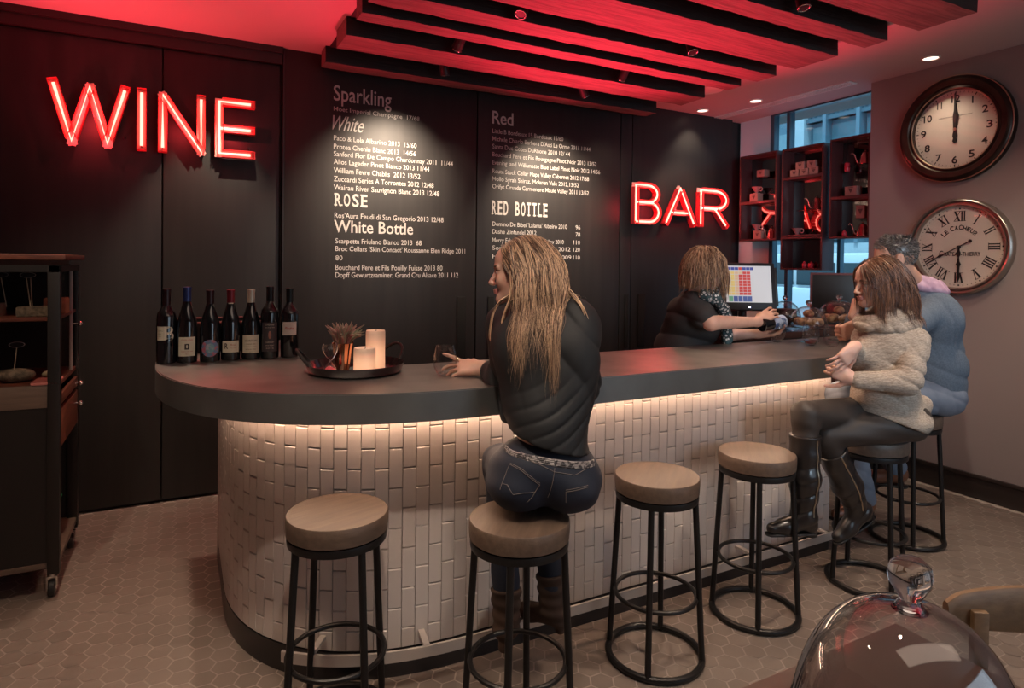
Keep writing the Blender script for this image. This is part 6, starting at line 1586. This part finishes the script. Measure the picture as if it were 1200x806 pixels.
    sh_m = mat('tan_shoe_leather', (.17, .065, .035), .4, coat=.2)
    for ax, toe in ((an, -SR*.95-SF*.2), (af, -SR*.85+SF*.4)):
        toe = toe.normalized(); b = SDF(); b.add(Cap(ax-UP*.035-toe*.02, ax-UP*.068+toe*.10, .043, .036), Cap(ax-UP*.068+toe*.10, ax-UP*.076+toe*.175, .036, .027), k=.03); b.add(Cap(ax-UP*.0, ax-UP*.04, .050, .045), k=.02)
        b.cut(HalfSpace(ax-UP*.094, -UP), k=.003); b.cut(HalfSpace(ax-UP*.002, UP), k=.003)
        bo = sdf_obj('shoe', b, *bounds([ax, ax-UP*.09, ax+toe*.2-UP*.07, ax-toe*.06], .07), sh_m, body, h=.005)
        sl_ = SDF().add(Cap(ax-UP*.096-toe*.02, ax+toe*.18-UP*.096, .042, .032), k=0); sl_.cut(HalfSpace(ax-UP*.106, -UP), k=.001); sl_.cut(HalfSpace(ax-UP*.093, UP), k=.001)
        sdf_obj('sole', sl_, *bounds([ax-UP*.1, ax+toe*.2-UP*.1], .06), M['black'], bo, h=.004)
    # short hair
    hs = SDF()
    for q, k in head_prims(sc, True): hs.add(*xf([q], hd, A), k=k)
    R_, ql = scalp(hd, A, sc, 2600, 11, lambda q: (q[:, 2] > -.035+np.clip((q[:, 0]+.01)*1.25, 0, .12)) & (q[:, 0] < .072) & ~((np.abs(q[:, 1]) > .055) & (q[:, 0] > .035)))
    A_ = np.array([list(a) for a in A]); nrm = (ql-np.array([-.012, 0, .035])); nrm /= np.linalg.norm(nrm, axis=1)[:, None]
    capf0 = SDF().add(*xf([Ell(np.array((-.014, 0, .044))*sc, np.array((.095, .077, .085))*sc)], hd, A), k=0)
    top = np.clip((ql[:, 2]-.05)/.05, 0, 1); dl_ = nrm*.30+np.stack([.75*top-.35*(1-top), ql[:, 1]*0, .12*top-.75*(1-top)], 1)
    D_ = dl_@A_; D_ /= np.linalg.norm(D_, axis=1)[:, None]; rs = np.random.RandomState(4)
    ln = (.010+.016*top+rs.uniform(0, .004, len(R_))).astype(np.float32); off = (.001+.006*top*rs.uniform(.2, 1, len(R_))).astype(np.float32)
    hs.add(Fn(lambda p: capf0(p)), k=.005); pth = drape(hs, R_.astype(np.float32), D_, ln, 6, off, .05, (.001, 3), 6, .9)
    capf = SDF(); capf.add(*xf([Ell(np.array((-.014, 0, .044))*sc, np.array((.095, .077, .085))*sc)], hd, A), k=.05); capf.cut(HalfSpace(hd+A[0]*.060+A[2]*.03, A[0]*.8-A[2]*.6), k=.01); capf.cut(HalfSpace(hd-A[0]*.03-A[2]*.02, -A[2]+A[0]*.6), k=.01)
    hair_obj('hair', [sdf_mesh(capf, *bounds([hd], .16), .006), strands_mesh(pth, .0012, .0022, 3, .6)], hairmat('grey_brown_hair', (.022, .017, .015), (.30, .26, .24), .4), body)
man()

# ================================================================== bartender pouring wine
def bartender():
    skin = skin_mat('skin_bartender', (.62, .36, .27)); sc = 1.02
    hd = Vector((2.510, 2.548, 1.470)); fd = SR*.80+SF*.35-UP*.42; A = frame(fd, tilt=0)
    pel = Vector((2.502, 2.746, 0.873)); ws = Vector((2.518, 2.718, 1.022)); ch = Vector((2.525, 2.649, 1.211)); nk = Vector((2.513, 2.612, 1.333))
    pel.z = .98; shn = Vector((2.439, 2.559, 1.286)); shf = Vector((2.701, 2.671, 1.303)); en = Vector((2.451, 2.439, 1.204)); wn = Vector((2.806, 2.446, 1.196)); ef = Vector((2.756, 2.617, 1.110)); wf = Vector((2.883, 2.506, 1.121))
    s = SDF(); TA = torso_ax(shf-shn)
    hip_n, hip_f = pel+Vector((-.08, -.05, -.08)), pel+Vector((.08, .07, -.08))
    s.add(Ell(pel, (.15, .11, .10), TA), Cap(pel, ws, .11, .105), Cap(ws, ch, .105, .105), k=.05); s.add(Cap(shn, shf, .045, .045), k=.05); s.add(Cap(nk-UP*.05, hd-A[0]*.02-A[2]*.045, .052, .048), k=.03)
    for h_ in (hip_n, hip_f):
        kn0 = Vector((h_.x+.01, h_.y-.02, .50)); an0 = Vector((h_.x-.01, h_.y+.01, .10)); s.add(Cap(h_, kn0, .085, .055), Cap(kn0, an0, .05, .036), k=.03)
    s.add(Cap(shn, en, .050, .041), Cap(en, wn, .041, .025), Cap(shf, ef, .048, .04), Cap(ef, wf, .038, .024), k=.02)
    build_head(s, hd, A, sc)
    BA = Vector((2.815, 2.429, 1.179)); BB = Vector((3.123, 2.427, 1.207))    # bottle axis
    bd = (BB-BA).normalized()
    hand(s, wn, (Vector((2.931, 2.415, 1.223))-wn).normalized()*1.0+UP*.35, -UP*.75+SF*.65, 1, [(.15, .55, .5), (.15, .6, .55), (.2, .65, .6), (.25, .7, .6)], .10, thumb=[(.7, .5, .4), (.85, .3, .5), (.9, .1, .5)], sc=.95)
    hand(s, wf, SR*.8+UP*.15-SF*.3, UP*.8-SF*.4, -1, [(.2, .6, .4)]*4, .08, thumb=[(.7, .7, .2), (.8, .5, .3), (.9, .3, .3)], sc=.95)
    lo, hi = bounds([hd, shn, shf, wf+SR*.12, wn+SR*.12, Vector((pel.x, pel.y, .06)), hip_n, hip_f], .17)
    body = sdf_obj('person', s, lo, hi, face_mats(skin), h=.0052, regions=face_regs(hd, A, sc))
    tag(body, 'bartender in a black T-shirt with wavy fair hair pouring wine behind the bar', 'person')
    s = SDF(); s.add(Cap(pel-UP*.05, ws, .155, .145), Cap(ws, ch, .14, .135), k=.06); s.add(Ell(ch+UP*.01, (.155, .125, .12), TA), k=.05); s.add(Ell(ch+SR*.07-UP*.05, (.09, .09, .075), AXB), k=.05)
    s.add(Cap(shn, shf, .062, .060), k=.05); s.add(Cap(nk-UP*.07, nk-UP*.03, .085, .065), k=.04)
    s.add(Cap(shn-UP*.0, shn.lerp(en, .62), .068, .066), Cap(shf, shf.lerp(ef, .6), .064, .062), k=.025)
    s.sub(Cap(nk-UP*.0, nk+UP*.12+SR*.02, .058, .07), k=.008); s.disp(folds(UP+SR*.35, 70, .005, 1.4, 7)); s.cut(HalfSpace(pel-UP*.10, -UP))
    sdf_obj('t_shirt', s, *bounds([pel-UP*.06, ch, shn, shf, en, nk], .20), mat('dark_tshirt', (.020, .018, .018), .75, bump=(200, .15, .001)), body, h=.0052)
    tr = SDF(); tr.add(Ell(pel-UP*.05, (.165, .125, .12), TA), k=.04)
    for h_ in (hip_n, hip_f):
        kn0 = Vector((h_.x+.01, h_.y-.02, .50)); an0 = Vector((h_.x-.01, h_.y+.01, .10)); tr.add(Cap(h_, kn0, .098, .070), Cap(kn0, an0, .068, .060), k=.03)
        sh = SDF().add(Cap(an0-UP*.04, an0-UP*.062+SR*.06-SF*.1, .042, .034), k=.02); sh.cut(HalfSpace(Vector((0, 0, .004)), -UP)); sdf_obj('shoe', sh, *bounds([an0, an0-UP*.06+SR*.08-SF*.12], .09), M['black'], body, h=.007)
    tr.cut(HalfSpace(Vector((0, 0, .075)), -UP)); sdf_obj('trousers', tr, *bounds([pel, hip_n, hip_f, Vector((pel.x, pel.y, .08))], .2), M['black'], body, h=.008)
    # patterned scarf hanging in front
    sc_ = SDF(); pts = [Vector((2.452, 2.486, 1.345)), Vector((2.515, 2.475, 1.326)), Vector((2.601, 2.497, 1.268)), Vector((2.637, 2.500, 1.192)), Vector((2.618, 2.486, 1.092))]
    for a, b in zip(pts, pts[1:]): sc_.add(Cap(a, b, .026, .028), k=.02)
    p2 = [Vector((2.452, 2.486, 1.345)), Vector((2.603, 2.588, 1.366)), Vector((2.703, 2.648, 1.323))]
    for a, b in zip(p2, p2[1:]): sc_.add(Cap(a, b, .026, .026), k=.02)
    sc_.disp(folds(SR+UP*.5, 130, .004, 1.3, 9))
    m = mat('patterned_scarf', (.02, .02, .022), .8); nt = m.node_tree; vo = nt.nodes.new('ShaderNodeTexVoronoi'); vo.inputs['Scale'].default_value = 60; rp = nt.nodes.new('ShaderNodeValToRGB'); tc = nt.nodes.new('ShaderNodeTexCoord')
    rp.color_ramp.elements[0].position = .30; rp.color_ramp.elements[0].color = (.55, .54, .52, 1); rp.color_ramp.elements[1].position = .42; rp.color_ramp.elements[1].color = (.02, .025, .03, 1); e_ = rp.color_ramp.elements.new(.75); e_.color = (.03, .07, .08, 1)
    nt.links.new(tc.outputs['Object'], vo.inputs['Vector']); nt.links.new(vo.outputs['Distance'], rp.inputs[0]); nt.links.new(rp.outputs[0], nt.nodes['Principled BSDF'].inputs['Base Color'])
    sdf_obj('scarf', sc_, *bounds(pts+p2, .07), m, body, h=.0045)
    # hair
    hs = SDF()
    for q, k in head_prims(sc): hs.add(*xf([q], hd, A), k=k)
    hs.add(Cap(nk-UP*.05, hd-A[0]*.02-A[2]*.04, .054, .05), k=.03)
    coll = SDF().add(Fn(hs), k=0).add(Fn(s), k=.02)
    capf = SDF(); coll.add(Fn(capf), k=.01); capf.add(*xf([Ell(np.array((-.020, 0, .034))*sc, np.array((.095, .080, .091))*sc), Ell(np.array((-.055, 0, -.05))*sc, np.array((.054, .066, .085))*sc)], hd, A), k=.05)
    capf.cut(HalfSpace(hd+A[0]*.060+A[2]*.02, A[0]*.8-A[2]*.55), k=.02)
    parts = [sdf_mesh(capf, *bounds([hd, hd-A[2]*.1], .17), .007)]
    R_, ql = scalp(hd, A, sc, 900, 5, lambda q: (q[:, 2] > .01) & (np.abs(q[:, 1]) < .058) & (q[:, 0] < .068))
    A_ = np.array([list(a) for a in A]); sgn = np.where(ql[:, 1] >= 0, 1, -1)
    D_ = np.stack([-.25-ql[:, 0]*2.5, sgn, np.full(len(ql), .1)], 1)@A_; D_ /= np.linalg.norm(D_, axis=1)[:, None]; rs = np.random.RandomState(8)
    R2, D2 = back_roots(hd, A, sc, 500, 13); R_ = np.concatenate([R_, R2]); D_ = np.concatenate([D_, D2]); ln = rs.uniform(.13, .20, len(R_)).astype(np.float32); off = rs.uniform(.002, .017, len(R_)).astype(np.float32)
    parts.append(strands_mesh(drape(coll, R_, D_, ln, 30, off, .26, (.010, 30), 6, .76), .0010, .0022, 4, .4))
    hair_obj('hair', parts, hairmat('fair_brown_hair', (.12, .055, .028), (.58, .36, .21), .35), body)
    # bottle being poured
    t = thing('wine_bottle', 'dark wine bottle with a blue-white label tilted in the hands of the bartender', 'wine bottle', BA)
    t.rotation_euler = bd.to_track_quat('Z', 'Y').to_euler()
    MB().lathe([(r, z*.98) for r, z in BORD], n=36).obj('glass_body', M['bottle'], t)
    lb = arc_patch(.0378, 0, 2*PI, .07, .165, n=40); lb.obj('label', mat('blue_white_label', (.38, .48, .66), .6, noise=(45, (.05, .10, .25), .5, .58)), t)
bartender()
